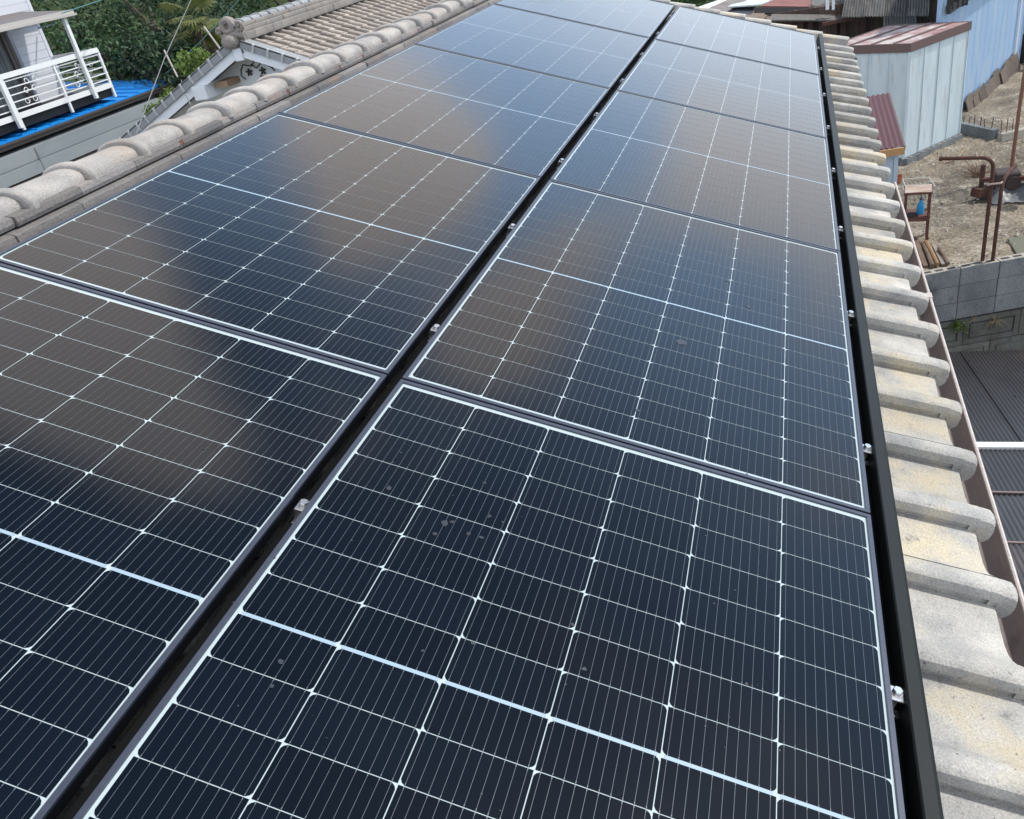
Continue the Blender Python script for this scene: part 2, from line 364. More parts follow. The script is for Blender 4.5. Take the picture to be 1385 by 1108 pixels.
# ------------------------------------------------------------------ solar panels
PC, PR, PITCH, HALF = .184, .093, 1.5431, .7466
def panel_meshes():
    def rowy(r): return (-r * PR) if r < 8 else -(2 * HALF - .744) - (r - 8) * PR - .0
    X0, X1, Y0, Y1 = -.0155, 1.1185, .0215, -1.4932 - .0215
    sh = MB()
    sh.quad((X0 + .004, Y1 + .004, 0), (X1 - .004, Y1 + .004, 0), (X1 - .004, Y0 - .004, 0), (X0 + .004, Y0 - .004, 0), 1)
    g = np.random.default_rng(5)
    for ci in range(6):
        for r in range(16):
            xa, xb = ci * PC + .0009, (ci + 1) * PC - .0009
            ya = rowy(r) - .0008; yb = rowy(r) - PR + .0008
            if r == 0: ya = -.001
            top = (ci % 2 == 1); k = .0085; q = .0035; z = .0004
            if top: pts = [(xa, yb), (xb, yb), (xb, ya - k), (xb - q * .8, ya - q), (xb - k, ya), (xa + k, ya), (xa + q * .8, ya - q), (xa, ya - k)]
            else: pts = [(xa, ya), (xa, yb + k), (xa + q * .8, yb + q), (xa + k, yb), (xb - k, yb), (xb - q * .8, yb + q), (xb, yb + k), (xb, ya)]
            sh.add([(x, y, z) for x, y in pts], [tuple(range(8))], 0, float(g.uniform(.2, .8)))
            for b in range(10):
                x = xa + (b + .5) * (xb - xa) / 10; w = .00030
                sh.quad((x - w, yb, .0007), (x + w, yb, .0007), (x + w, ya, .0007), (x - w, ya, .0007), 2)
                for yy in (ya - .0025, yb + .0025):
                    sh.quad((x - .0007, yy - .0018, .0009), (x + .0007, yy - .0018, .0009), (x + .0007, yy + .0018, .0009), (x - .0007, yy + .0018, .0009), 2)
    for ci in range(6):                                          # collector ribbon across the middle, broken between strings
        sh.quad((ci * PC + .006, -HALF - .0036, .0007), ((ci + 1) * PC - .006, -HALF - .0036, .0007), ((ci + 1) * PC - .006, -HALF + .0036, .0007), (ci * PC + .006, -HALF + .0036, .0007), 3)
    fr = MB(); lip = .0105; zt = .0045; zb = -.032
    def bar(x0, x1, y0, y1):
        fr.box((x0, y0, -.004), (x1, y1, zt), 0, bev=.0008)
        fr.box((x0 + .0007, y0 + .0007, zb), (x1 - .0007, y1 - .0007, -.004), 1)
    bar(X0, X0 + lip, Y1 + lip, Y0 - lip); bar(X1 - lip, X1, Y1 + lip, Y0 - lip)
    bar(X0, X1, Y0 - lip, Y0); bar(X0, X1, Y1, Y1 + lip)
    fr.quad((X0 + .012, Y0 - .012, -.03), (X1 - .012, Y0 - .012, -.03), (X1 - .012, Y1 + .012, -.03), (X0 + .012, Y1 + .012, -.03), 1)
    return sh, fr
sh, fr = panel_meshes()
def first_panel():
    t = thing('solar_panel', '-', 'solar panel', (0, 0, 0), (0, TH, 0))
    sh.build('cell_sheet', [M['cell'], M['back'], M['bus'], M['ribbon']], t, local=True)
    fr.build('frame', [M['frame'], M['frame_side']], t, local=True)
    return t
proto = first_panel()
ordn = ['nearest', 'second nearest', 'third', 'fourth', 'farthest']
for side in (1, 0):
    for k in range(5):
        o = proto if (side == 1 and k == 0) else copy_tree(proto)
        o.location = P(0 if side else -.0664 - 6 * PC, k * PITCH, 0)
        place = 'column beside the eave tiles' if side else 'column beside the ridge tiles'
        lab = {0: f'nearest and largest solar panel in the {place}', 4: f'farthest solar panel in the {place}'}.get(k, f'{["","second","third","fourth",""][k]} solar panel from the camera in the {place}')
        o['label'] = lab; o['group'] = 'solar panels on the tiled roof'
# rails and clamps
mb = MB()
for x0, x1 in ((-.053, -.004),):
    mb.box((x0, -2.2, -.090), (x1, 6.22, -.048), xf=P); mb.box((x0 + .018, -2.2, -.048), (x0 + .022, 6.22, -.043), xf=P); mb.box((x0 + .030, -2.2, -.048), (x0 + .034, 6.22, -.043), xf=P)
solo('mounting_rail', mb, mat('black_mounting_rail', (.003, .004, .005), .5, spec=.1), 'black aluminium mounting rail down in the gap between the two panel columns', 'rail')
mb = MB(); n = 6
pr_ = [(1.150, -.094), (1.150, -.004), (1.1525, -.0005), (1.176, -.0005), (1.183, -.003), (1.1845, -.010), (1.1845, -.094)]
ysr = np.linspace(-2.2, 6.30, 30)
for i in range(len(pr_) - 1):
    mb.strip([P(pr_[i][0], y, pr_[i][1]) for y in ysr], [P(pr_[i + 1][0], y, pr_[i + 1][1]) for y in ysr])
mb.add([P(x, 6.30, n_) for x, n_ in pr_], [tuple(range(len(pr_)))])
mb.box((1.1305, -2.2, -.075), (1.150, 6.28, -.05), xf=P)
solo('cover_rail', mb, M['rail'], 'long black aluminium cover rail along the eave side of the panels', 'rail', smooth=True, angle=40)
def make_clamp():
    t = thing('panel_clamp', '-', 'clamp', (0, 0, 0), (0, TH, 0))
    mb = MB(); mb.box((-.013, -.018, -.020), (.013, .014, -.015), bev=.001); mb.box((-.013, -.018, -.045), (-.008, .014, -.020)); mb.box((-.013, -.030, -.048), (.013, -.014, -.044)); mb.box((-.010, -.014, -.044), (.004, -.009, -.020))
    mb.build('bracket', M['steel'], t, local=True)
    mb = MB()
    hexp = [(.0085, -.015), (.0095, -.0145), (.0095, -.008), (.0082, -.0065)]
    mb.lathe([(.0115, -.015), (.0115, -.0135)], 0, 0, 0, 16); mb.lathe(hexp, 0, 0, 0.0, 6); mb.lathe([(.0045, -.046), (.0045, -.020)], 0, 0, 0, 8)
    mb.build('bolt', M['steel'], t, local=True, smooth=True, angle=30)
    return t
cl = make_clamp(); first = True
cw = ['nearest', 'second', 'third', 'fourth', 'fifth', 'sixth', 'seventh', 'eighth', 'ninth']
for X, where in ((-.030, 'the gap between the two panel columns'), (1.1375, 'the slot beside the black cover rail')):
    for i in range(9):
        o = cl if first else copy_tree(cl); first = False
        o.location = P(X, -.452 + .7716 * i, 0)
        o['label'] = f'{cw[i]} steel bolt clamp from the camera in {where}' if i else f'steel bolt clamp nearest the camera in {where}'
        o['group'] = 'steel bolt clamps holding the panels'

# ------------------------------------------------------------------ ground
def ground(name, x0, x1, y0, y1, z, nx, ny, amp, m, slope=None):
    mb = MB(); xs = np.linspace(x0, x1, nx); ys = np.linspace(y0, y1, ny); g = np.random.default_rng(11); Z = g.normal(0, amp, (ny, nx))
    Z = (Z + np.roll(Z, 1, 0) + np.roll(Z, 1, 1) + np.roll(Z, -1, 0)) / 2
    vs = [(xs[i], ys[j], z + Z[j, i] + (slope(xs[i], ys[j]) if slope else 0)) for j in range(ny) for i in range(nx)]
    fs = [(j * nx + i, j * nx + i + 1, (j + 1) * nx + i + 1, (j + 1) * nx + i) for j in range(ny - 1) for i in range(nx - 1)]
    mb.add(vs, fs); return struct(name, mb, m, smooth=True, angle=180)
M['earth'] = mat('sandy_yard_earth', (.225, .195, .15), .95, col2=(.125, .112, .092), scale=.9, detail=10, fine=.45, fine_scale=30, bump=.5, bump_scale=22, patch=(.31, .28, .23), patch_scale=3.5, patch_amt=.42, spec=.1, sharp=.1)
M['soil'] = mat('dark_soil', (.12, .10, .075), .95, col2=(.08, .085, .05), scale=.5, detail=8, fine=.4, fine_scale=12, bump=.6, bump_scale=8, spec=.1)
mb = MB(); Gd = 900
mb.quad((-Gd, -Gd, -5.8), (Gd, -Gd, -5.8), (Gd, Gd, -5.8), (-Gd, Gd, -5.8)); struct('lower_ground', mb, M['soil'])
# the raised yard: top follows the retaining wall line
WA = np.array([2.109, 7.262]); WB = np.array([3.143, 7.616]); wd = (WB - WA) / np.linalg.norm(WB - WA); wn = np.array([-wd[1], wd[0]])   # wall direction, inward normal
def W3(u, v, z): q = WA + wd * u + wn * v; return (q[0], q[1], z)
mb = MB(); nu, nv = 90, 110; g = np.random.default_rng(4); Z = g.normal(0, .012, (nv, nu)); Z = (Z + np.roll(Z, 1, 0) + np.roll(Z, 1, 1) + np.roll(Z, -1, 0)) / 2
us = np.linspace(-2, 9, nu); vv = np.linspace(.02, 14, nv)
mb.add([W3(us[i], vv[j], -3.03 + Z[j, i] + .10 * max(0, (vv[j] - 4)) * .12) for j in range(nv) for i in range(nu)], [(j * nu + i, j * nu + i + 1, (j + 1) * nu + i + 1, (j + 1) * nu + i) for j in range(nv - 1) for i in range(nu - 1)])
struct('yard_ground', mb, M['earth'], smooth=True, angle=180)
mb = MB()
def hillz(x, y): return max(0, (y - 16) * (.05 + .07 / (1 + math.exp((x + 12) * .5)))) * (1 + .3 * math.sin(x * .11)) + max(0, -x - 26) * .12
hv = []; hx = np.linspace(-160, 160, 65); hy = np.linspace(21, 260, 50)
mb.add([(x, y, -4.6 + min(60, hillz(x, y) ** 1.12)) for y in hy for x in hx], [(j * 65 + i, j * 65 + i + 1, (j + 1) * 65 + i + 1, (j + 1) * 65 + i) for j in range(49) for i in range(64)])
M['hill'] = mat('wooded_hill_ground', (.05, .075, .03), .95, col2=(.035, .05, .02), scale=.6, detail=9, bump=1, bump_scale=2, spec=.1)
struct('hill', mb, M['hill'], smooth=True, angle=180)

# pebbles and dry grass of the yard (uncountable)
def yard_pt(g): u = g.uniform(-.3, 3.4); v = g.uniform(.1, 7.5); return W3(u, v, -3.02)
g = np.random.default_rng(21); mb = MB()
for i in range(5200):
    x, y, z = yard_pt(g); r = float(np.clip(g.lognormal(-4.7, .5), .004, .035)); a = g.uniform(0, 6.3)
    pts = [(x + r * math.cos(a + k * 2.1) * g.uniform(.7, 1.2), y + r * math.sin(a + k * 2.1) * g.uniform(.7, 1.2), z - .004) for k in range(3)]
    top = (x + r * .1, y, z + r * .75)
    mb.add(pts + [top], [(0, 1, 3), (1, 2, 3), (2, 0, 3)], 0, float(g.uniform(0, 1)))
M['pebble'] = mat('pebble', (.36, .34, .31), .9, tint=.6)
solo('pebbles', mb, M['pebble'], 'small pale pebbles strewn over the sandy yard', 'gravel', kind='stuff')
mb = MB()
for i in range(5200):
    x, y, z = yard_pt(g)
    if g.random() > .35 + .65 * (math.sin(x * 2.3 + y * 1.1) > .1): continue
    a = g.uniform(0, 6.3); l = g.uniform(.03, .09); h = g.uniform(.005, .05); w = .0025
    dx, dy = math.cos(a), math.sin(a)
    mb.add([(x - dy * w, y + dx * w, z), (x + dy * w, y - dx * w, z), (x + dx * l, y + dy * l, z + h)], [(0, 1, 2)], 0, float(g.uniform(0, 1)))
M['straw'] = mat('dry_straw', (.36, .29, .16), .9, tint=.5)
solo('dry_grass', mb, M['straw'], 'dry straw and dead grass lying over the yard soil', 'grass', kind='stuff')

# ------------------------------------------------------------------ retaining walls
M['block'] = mat('concrete_block_grey', (.215, .23, .235), .9, col2=(.15, .165, .17), scale=5, detail=6, stretch=(1, 1, .5), fine=.25, fine_scale=120, bump=.35, tint=.22, patch=(.075, .08, .08), patch_scale=3.5, patch_amt=.38, spec=.2)
M['block2'] = mat('retaining_block_mossy', (.15, .155, .145), .92, col2=(.11, .115, .10), scale=6, detail=6, fine=.3, fine_scale=100, bump=.5, tint=.15, patch=(.06, .065, .05), patch_scale=4, patch_amt=.4, spec=.15)
M['joint'] = mat('mortar_joint', (.05, .05, .05), .95)
M['blocktop'] = mat('block_top_cement', (.34, .32, .27), .95, fine=.3, bump=.4)
bw_ = thing('block_wall', 'grey concrete block wall, three courses high, along the yard edge', 'wall', W3(1.5, 0, -3.6))
mb = MB(); g = np.random.default_rng(3)
top = -2.99
U0 = .392
for k in range(-4, 14):
    ua, ub = U0 * .0 + (k - .0) * .40 - .015, (k + 1) * .40 - .015 - .006
    for cth in range(3):
        zt = top - cth * .195
        mb.box((ua, -.10 + .002 * g.normal(), zt - .190), (ub, 0, zt - (0 if cth == 0 else 0)), 0, float(g.uniform(.1, .9)), xf=lambda x, y, z: W3(x, y, z), bev=.003)
mb.build('concrete_block', [M['block']], bw_)
mb = MB(); mb.box((-1.62, -.094, top - .585), (5.6, -.006, top - .008), xf=lambda x, y, z: W3(x, y, z))
mb.build('mortar_joint', M['joint'], bw_)
mb = MB()
for k in range(-4, 14):                                          # cement lips, and flat dark plates painting the shade inside the cores
    for q in range(3):
        u = k * .40 - .015 + .03 + q * .125
        mb.box((u, -.071, top + .0008), (u + .085, -.029, top + .0016), 1, xf=lambda x, y, z: W3(x, y, z))
    mb.box((k * .40 - .013, -.098, top - .002), ((k + 1) * .40 - .023, -.002, top + .0006), 0, float(g.uniform(.3, .8)), xf=lambda x, y, z: W3(x, y, z))
mb.build('block_lip_core_shade', [M['blocktop'], M['joint']], bw_)
rw = thing('retaining_wall', 'mossy moulded block retaining wall below the plain grey blocks', 'wall', W3(1.5, 0, -5.8))
mb = MB()
for cth in range(7):
    z1 = top - .60 - cth * .31; z0 = z1 - .302; off = (cth % 2) * .30
    for k in range(-3, 9):
        ua = k * .60 + off - .12; ub = ua + .592; w = -.115 + .012 * (cth == 0)
        T = float(g.uniform(.2, .8)); f = lambda x, y, z: W3(x, y, z)
        # frame of the moulded block and its sunk panel
        e = .055
        mb.box((ua, w, z0), (ub, -.002, z0 + e), 0, T, xf=f); mb.box((ua, w, z1 - e), (ub, -.002, z1), 0, T, xf=f)
        mb.box((ua, w, z0 + e), (ua + e, -.002, z1 - e), 0, T, xf=f); mb.box((ub - e, w, z0 + e), (ub, -.002, z1 - e), 0, T, xf=f)
        mb.box((ua + e, w + .012, z0 + e), (ub - e, -.002, z1 - e), 0, T, xf=f)
        mb.box((ua + e + .016, w + .004, z0 + e + .014), (ub - e - .016, w + .012, z1 - e - .022), 0, T, xf=f)
mb.build('moulded_block', M['block2'], rw)
mb = MB(); mb.box((-1.9, -.092, -5.8), (5.2, 0, top - .595), xf=lambda x, y, z: W3(x, y, z)); mb.build('backing', M['joint'], rw)

# ------------------------------------------------------------------ leaves
def leaf_mesh(name, mats, clumps, per, lsize, seed, aspect=2.2, droop=.3, spread=.25):
    """clumps: list of (x, y, z, r); many small curved leaves on each clump's surface"""
    g = np.random.default_rng(seed); V = []; F = []; T = []
    for (cx, cy, cz, r) in clumps:
        n = int(per * (r / spread) ** 1.6); ct = g.uniform(.15, .85)
        d = g.normal(0, 1, (n, 3)); d /= np.linalg.norm(d, axis=1)[:, None]
        rad = r * g.uniform(.35, 1.08, n) ** .6
        p = np.array([cx, cy, cz]) + d * rad[:, None] * np.array([1, 1, .75])
        nrm = d * .8 + g.normal(0, .6, (n, 3)) + np.array([0, 0, .7]); nrm /= np.linalg.norm(nrm, axis=1)[:, None]
        tg = np.cross(nrm, g.normal(0, 1, (n, 3))); tg /= np.linalg.norm(tg, axis=1)[:, None]
        tg[:, 2] -= droop; tg /= np.linalg.norm(tg, axis=1)[:, None]
        bt = np.cross(nrm, tg); bt /= np.linalg.norm(bt, axis=1)[:, None]
        L = lsize * g.uniform(.6, 1.4, n)[:, None]; Wd = L / aspect
        a = p; b = p + tg * L * .45 + bt * Wd * .5; c_ = p + tg * L + nrm * -.15 * L; d_ = p + tg * L * .45 - bt * Wd * .5
        o = len(V); blk = np.stack([a, b, c_, d_], 1).reshape(-1, 3); V.extend(map(tuple, blk))
        F.extend([(o + 4 * i, o + 4 * i + 1, o + 4 * i + 2, o + 4 * i + 3) for i in range(n)])
        T.extend(np.clip(ct + g.normal(0, .2, n), 0, 1).tolist())
    me = bpy.data.meshes.new(name); me.from_pydata(V, [], F); me.materials.append(mats)
    at = me.attributes.new('tint', 'FLOAT', 'FACE'); at.data.foreach_set('value', T); me.update(); return me
def leafmat(name, col, col2, tint=.5): return mat(name, col, .55, col2=col2, scale=.9, detail=3, tint=tint, spec=.35, translucent=.25)
M['leaf_dark'] = leafmat('leaf_dark_green', (.022, .050, .026), (.038, .078, .034))
M['leaf_mid'] = leafmat('leaf_mid_green', (.034, .075, .030), (.060, .110, .040), .7)
M['leaf_yel'] = leafmat('leaf_bright_green', (.11, .18, .035), (.15, .22, .05))
M['bark'] = mat('bark', (.10, .08, .06), .95, col2=(.06, .05, .04), scale=4, stretch=(3, 3, .6), bump=.6)
def crown_clumps(g, rx, ry, rz, n, r0, r1):
    out = []
    for i in range(n):
        d = g.normal(0, 1, 3); d /= np.linalg.norm(d); q = g.uniform(.55, 1.0)
        out.append((d[0] * rx * q, d[1] * ry * q, d[2] * rz * q, g.uniform(r0, r1)))
    return out
def make_tree(name, label, x, y, zb, h, R_, leaf, seed, clumps=60, per=60, lsize=.13, cr=(.45, .85), group=None, squash=.8):
    g = np.random.default_rng(seed)
    t = thing(name, label, 'tree', (x, y, zb), group=group)
    cz = h - R_ * squash
    cl_ = [(a, b, d + cz, r) for a, b, d, r in crown_clumps(g, R_, R_, R_ * squash, clumps, *cr)]
    me = leaf_mesh('crown', leaf, cl_, per, lsize, seed, spread=.5)
    o = bpy.data.objects.new('crown', me); sc.collection.objects.link(o); o.parent = t
    mb = MB(); mb.tube([(x, y, zb - .3), (x + .1, y, zb + cz * .4), (x + .05, y + .1, zb + cz * .8), (x, y, zb + cz)], [.22, .17, .13, .09], 8)
    for k in range(9):
        q = cl_[k * 5 % len(cl_)]; zs = zb + cz * g.uniform(.55, .95)
        mb.tube([(x + .04, y + .04, zs), (x + q[0] * .5, y + q[1] * .5, (zs + zb + q[2]) / 2 + .1), (x + q[0], y + q[1], zb + q[2])], [.08, .05, .02], 6)
    mb.build('trunk', M['bark'], t, smooth=True)
    return t
FAST_TREE = 1
# woods behind the blue roofed house: pixel direction, distance, radius, leaf
spots = [(20, 30, 33, 3.4, 'leaf_dark', 'broad dark green tree behind the white balcony posts'),
         (120, 15, 29, 2.6, 'leaf_mid', 'large leafy tree directly above the blue roof beside the awning corner'),
         (205, 30, 27, 2.2, 'leaf_dark', 'dark green tree in the middle of the woods behind the blue roof'),
         (150, 75, 25, 1.5, 'leaf_mid', 'lower leafy tree rising just behind the end of the white balcony railing'),
         (215, 92, 24, 1.2, 'leaf_dark', 'small dense tree behind the far tip of the blue roof'),
         (285, 60, 27, 1.6, 'leaf_dark', 'shadowy tree under the fan palm left of the gable ornament'),
         (300, 5, 36, 2.8, 'leaf_dark', 'tall dark tree behind the cables, above the gable end ornament'),
         (395, -10, 34, 2.6, 'leaf_mid', 'green tree rising behind the ridge of the neighbouring tiled roof'),
         (480, -25, 34, 2.4, 'leaf_dark', 'dark tree behind the far part of the neighbouring tiled ridge')]
for i, (px, py, D, Rr, lf, lab) in enumerate(spots):
    q = atd(px, py, D); zb = -5.0 + min(3.5, hillz(q[0], q[1]) ** 1.12)
    h = q[2] + Rr * .8 - zb
    make_tree('broadleaf_tree', lab, q[0], q[1], zb, h, Rr, M[lf], 40 + i, clumps=int(26 + Rr * 22), per=46, lsize=.17, cr=(.32, .62), group='trees of the wood behind the blue roof')
for i, (x, y, D, Rr) in enumerate([(-9, 46, 0, 4), (-2.5, 40, 0, 3.4), (6, 48, 0, 4), (13, 46, 0, 4), (-18, 50, 0, 4.2), (-30, 44, 0, 4.2), (-40, 36, 0, 4.4)]):
    zb = -4.6 + min(60, hillz(x, y) ** 1.12) - .2
    zt_ = -.4 if x > -5 else 3.5
    make_tree('broadleaf_tree', ['distant rounded tree far behind the neighbouring ridge', 'distant green tree showing above the far roof verge', 'distant tree behind the collapsed barn roofs', 'distant tree behind the pale blue building', 'distant tree deep in the wood left of the tiled ridge', 'distant tree deep in the wood above the awning', 'distant tree at the far left of the wood'][i],
              x, y, zb, max(4.5, zt_ - zb), Rr, M['leaf_mid' if i % 2 else 'leaf_dark'], 70 + i, clumps=60, per=30, lsize=.3, cr=(.7, 1.2), group='distant trees')
q = atd(935, 3, 24); make_tree('broadleaf_tree', 'bright green tree showing beside the white roof strip above the farthest panel', q[0] + .2, q[1], -4.4, q[2] + 4.9, 1.5, M['leaf_mid'], 99, clumps=50, per=60, lsize=.12, cr=(.3, .5))
# bright shrubs between the blue roof and the gable
for i, (px, py, D, Rr, lab) in enumerate([(272, 92, 15.5, .40, 'bright yellow green shrub leaning over the grey gable verge'), (236, 142, 14.6, .25, 'light green bush growing between the blue roof tip and the gable verge'), (219, 152, 14.4, .22, 'low light green bush at the foot of the gable verge beside the cable')]):
    q = atd(px, py, D)
    g = np.random.default_rng(120 + i); t = thing('shrub', lab, 'shrub', (q[0], q[1], -5.8))
    cl_ = [(a, b, d + q[2] + 5.8, r) for a, b, d, r in crown_clumps(g, Rr, Rr, Rr * .9, 26, .08, .16)] + [(g.normal(0, .12), g.normal(0, .12), q[2] + 5.8 - Rr - k * .12, .22) for k in range(6)]
    o = bpy.data.objects.new('foliage', leaf_mesh('foliage', M['leaf_yel'], cl_, 150, .07, 130 + i, spread=.2)); sc.collection.objects.link(o); o.parent = t
    mb = MB()
    for k in range(5): mb.tube([(q[0] + g.normal(0, .1), q[1] + g.normal(0, .1), -5.8), (q[0] + g.normal(0, .15), q[1] + g.normal(0, .15), q[2] - Rr * .5), (q[0] + cl_[k][0], q[1] + cl_[k][1], cl_[k][2] - 5.8)], [.03, .02, .01], 5)
    mb.build('stem', M['bark'], t)
# fan palm
q = atd(262, 30, 24); pt_ = thing('fan_palm', 'fan palm with yellowish round leaves standing in the dark wood', 'palm tree', (q[0], q[1], -4.6))
mb = MB(); mb.tube([(q[0], q[1], -4.6), (q[0] + .1, q[1], -2), (q[0], q[1], q[2] - .1)], [.16, .13, .12], 10); mb.build('trunk', M['bark'], pt_, smooth=True)
M['palm'] = leafmat('palm_leaf', (.10, .125, .035), (.15, .16, .05), .35)
g = np.random.default_rng(8)
for k in range(17):
    a = k * 2.4 + g.normal(0, .2); el = g.uniform(-.75, 1.0); L_ = g.uniform(.55, .85)
    d = np.array([math.cos(a) * math.cos(el), math.sin(a) * math.cos(el), math.sin(el)]); b0 = np.array([q[0], q[1], q[2]]); e = b0 + d * L_ + np.array([0, 0, -.12])
    mb = MB(); mb.tube([b0, (b0 + e) / 2 + np.array([0, 0, .06]), e], .012, 5)
    side = np.cross(d, [0, 0, 1]); side /= np.linalg.norm(side); fwd = d + np.array([0, 0, -.35]); fwd /= np.linalg.norm(fwd); upn = np.cross(side, fwd); nf = 22
    rr = g.uniform(.42, .56)
    for j in range(nf):
        th = -2.2 + 4.4 * j / (nf - 1); dr = fwd * math.cos(th) + side * math.sin(th); w = np.cross(dr, upn) * .030
        tip = e + dr * rr * g.uniform(.9, 1.05) + np.array([0, 0, -.10 * rr - g.uniform(0, .10)]); mid = e + dr * rr * .6
        mb.add([e, mid + w, tip, mid - w, mid + upn * .012], [(0, 1, 4), (1, 2, 4), (2, 3, 4), (3, 0, 4)], 0, float(g.uniform(.2, .8)))
    mb.build('leaf', M['palm'], pt_)

# ------------------------------------------------------------------ neighbouring house with the white gable
GY = 10.0; GX, GZ = -6.90, .035; GS = math.atan(.435); gc, gs = math.cos(GS), math.sin(GS)
def PG(X, Y, n): return (GX + X * gc + n * gs, Y, GZ - X * gs + n * gc)
def PGL(X, Y, n): return (GX - (X * gc + n * gs), Y, GZ - X * gs + n * gc)
M['plaster'] = mat('white_gable_plaster', (.78, .79, .78), .85, col2=(.72, .73, .73), scale=3, fine=.08)
M['white_paint'] = mat('white_painted_wood', (.72, .75, .78), .5, fine=.05)
M['verge'] = mat('grey_verge_tile', (.27, .285, .295), .8, tint=.2, fine=.2, bump=.2)
gh = thing('gabled_house', 'neighbouring house with white gable and grey brown tiled roof behind the ridge', 'house', (GX, 14, -5.8))
M['tile_far'] = mat('brownish_roof_tile', (.40, .355, .31), .85, col2=(.30, .275, .25), scale=5, detail=6, fine=.25, fine_scale=60, bump=.3, tint=.3, spec=.25)
mb = MB(); tile_field(mb, PG, [.34 + .235 * j for j in range(16)], GY + .40, 42, -.02)
mb.build('roof_tile', M['tile_far'], gh, smooth=True, angle=45)
mb = MB(); tile_field(mb, PGL, [.34 + .235 * j for j in range(18)], GY + .40, 42, -.02)
mb.build('roof_tile', M['tile_far'], gh, smooth=True, angle=45)
for F, nm in ((PG, 16), (PGL, 18)):                              # verge: hanging grey tiles with pale rolled caps
    mb = MB(); g = np.random.default_rng(3)
    for j in range(nm):
        xl = .34 + .235 * j; T = float(g.uniform(.3, .8))
        mb.box((xl - .235, GY - .02, -.075), (xl - .004, GY + .012, .03 + .004), 0, T, xf=F)
        mb.box((xl - .235, GY - .02, .020), (xl - .004, GY + .16, .045), 0, T, xf=F)
        mb.box((xl - .035, GY - .040, -.08), (xl + .002, GY + .014, .050), 1, .5, xf=F, bev=.004)
    mb.build('verge_tile', [M['verge'], mat('pale_grey_verge_cap', (.42, .43, .43), .8)], gh)
mb = MB()
for F in (PG, PGL):
    mb.box((-.02, GY + .02, -.20), (4.4, GY + .06, -.02), 0, xf=F)
    mb.box((.05, GY + .06, -.10), (4.4, GY + .55, -.075), 0, xf=F)       # soffit
mb.build('bargeboard', M['white_paint'], gh)
mb = MB()
for X_, Z_ in ((GX, GZ - .12),):
    mb.box((X_ - .07, GY - .02, Z_ - .16), (X_ + .07, GY + .3, Z_ + .02), bev=.01); mb.build('purlin_end', M['white_paint'], gh)
for sgn, X_ in ((-1, 1.02), (-1, 2.6), (1, 1.6), (1, 3.0)):
    q = (PG if sgn > 0 else PGL)(X_, GY, -.18)
    mb = MB(); mb.box((q[0] - .12, GY - .04, q[2] - .16), (q[0] + .12, GY + .52, q[2] + .05), bev=.008); mb.build('purlin_end', M['white_paint'], gh)
q = PGL(.80, GY, -.22); mb = MB(); mb.box((q[0] - .02, GY + .14, q[2] - .10), (q[0] + .20, GY + .50, q[2] - .01))
mb.build('purlin_underside', mat('bare_brown_wood', (.30, .20, .13), .8), gh)
mb = MB(); w = 3.7
mb.add([(GX, GY + .5, GZ - .15), (GX - w, GY + .5, GZ - .15 - w * .435), (GX - w, GY + .5, -5.8), (GX + 3.4, GY + .5, -5.8), (GX + 3.4, GY + .5, GZ - .15 - 3.4 * .435)], [(0, 1, 2, 3, 4)])
mb.box((GX - w, GY + .51, -5.8), (GX + 3.4, 20.5, GZ - .3 - w * .435))
mb.build('wall', M['plaster'], gh)
# wrought ornament on the gable: small dark flowers with leaves and stems
M['iron'] = mat('dark_iron', (.035, .035, .035), .6)
mb = MB()
oc = aty(349, 94, GY + .47)
def ow(a, b): return (oc[0] + a, GY + .47, oc[2] + b)
for fx, fz, r in ((-.17, -.02, .055), (.07, -.03, .055)):
    for k in range(5):
        a = math.pi / 2 + k * 2 * math.pi / 5; mb.tube([ow(fx, fz), ow(fx + r * math.cos(a), fz + r * math.sin(a))], [.012, .016], 6)
for pts in ([(-.30, .03), (-.24, .10), (-.10, .06), (-.02, .13)], [(-.10, .09), (-.02, .02), (.05, .07), (.14, .13)], [(.07, .10), (.16, .05), (.24, .0), (.28, -.06)], [(.14, .13), (.24, .12), (.30, .04), (.25, -.02)], [(-.30, .03), (-.33, -.05), (-.27, -.11)], [(.0, -.09), (.08, -.13), (.2, -.10)]):
    mb.tube([ow(*p) for p in pts], .009, 6)
mb.build('gable_ornament', M['iron'], gh)
rz = GZ + .0
M['noshi_far'] = mat('grey_brown_ridge_base', (.25, .225, .20), .85, col2=(.20, .19, .175), scale=6, tint=.12, fine=.2)
ridge(gh, GX, rz, GY + .10, 21, [(.16, rz - .02, rz + .085), (.145, rz + .088, rz + .15), (.125, rz + .153, rz + .205)], .095, .262, GY + .22, M['verge'], M['noshi_far'], 9)
M['oni'] = mat('grey_brown_end_tile', (.25, .225, .20), .85, fine=.3, fine_scale=60, bump=.3)
mb = MB()                                                        # scrolled ridge-end ornament tile
yo = GY + .02
mb.lathe([(.035, -.02), (.045, -.07), (.085, -.085), (.118, -.065), (.125, 0), (.11, .06), (.001, .07)], 0, 0, 0, 22, xf=lambda x, y, z: (GX - .02 + x, yo + z, rz + .21 + y))
mb.lathe([(.001, -.02), (.03, -.045), (.05, -.035), (.055, .05)], 0, 0, 0, 14, xf=lambda x, y, z: (GX - .20 + x, yo + z, rz + .16 + y))
n = 20; mb.tube([(GX + .16 + (.075 - .055 * k / n) * math.cos(2.6 - k * .42), yo - .02, rz + .17 + (.075 - .055 * k / n) * math.sin(2.6 - k * .42)) for k in range(n)], .026, 8)
mb.tube([(GX - .16, yo, rz + .06), (GX + .02, yo - .02, rz + .10), (GX + .2, yo, rz + .05)], [.05, .06, .05], 10)
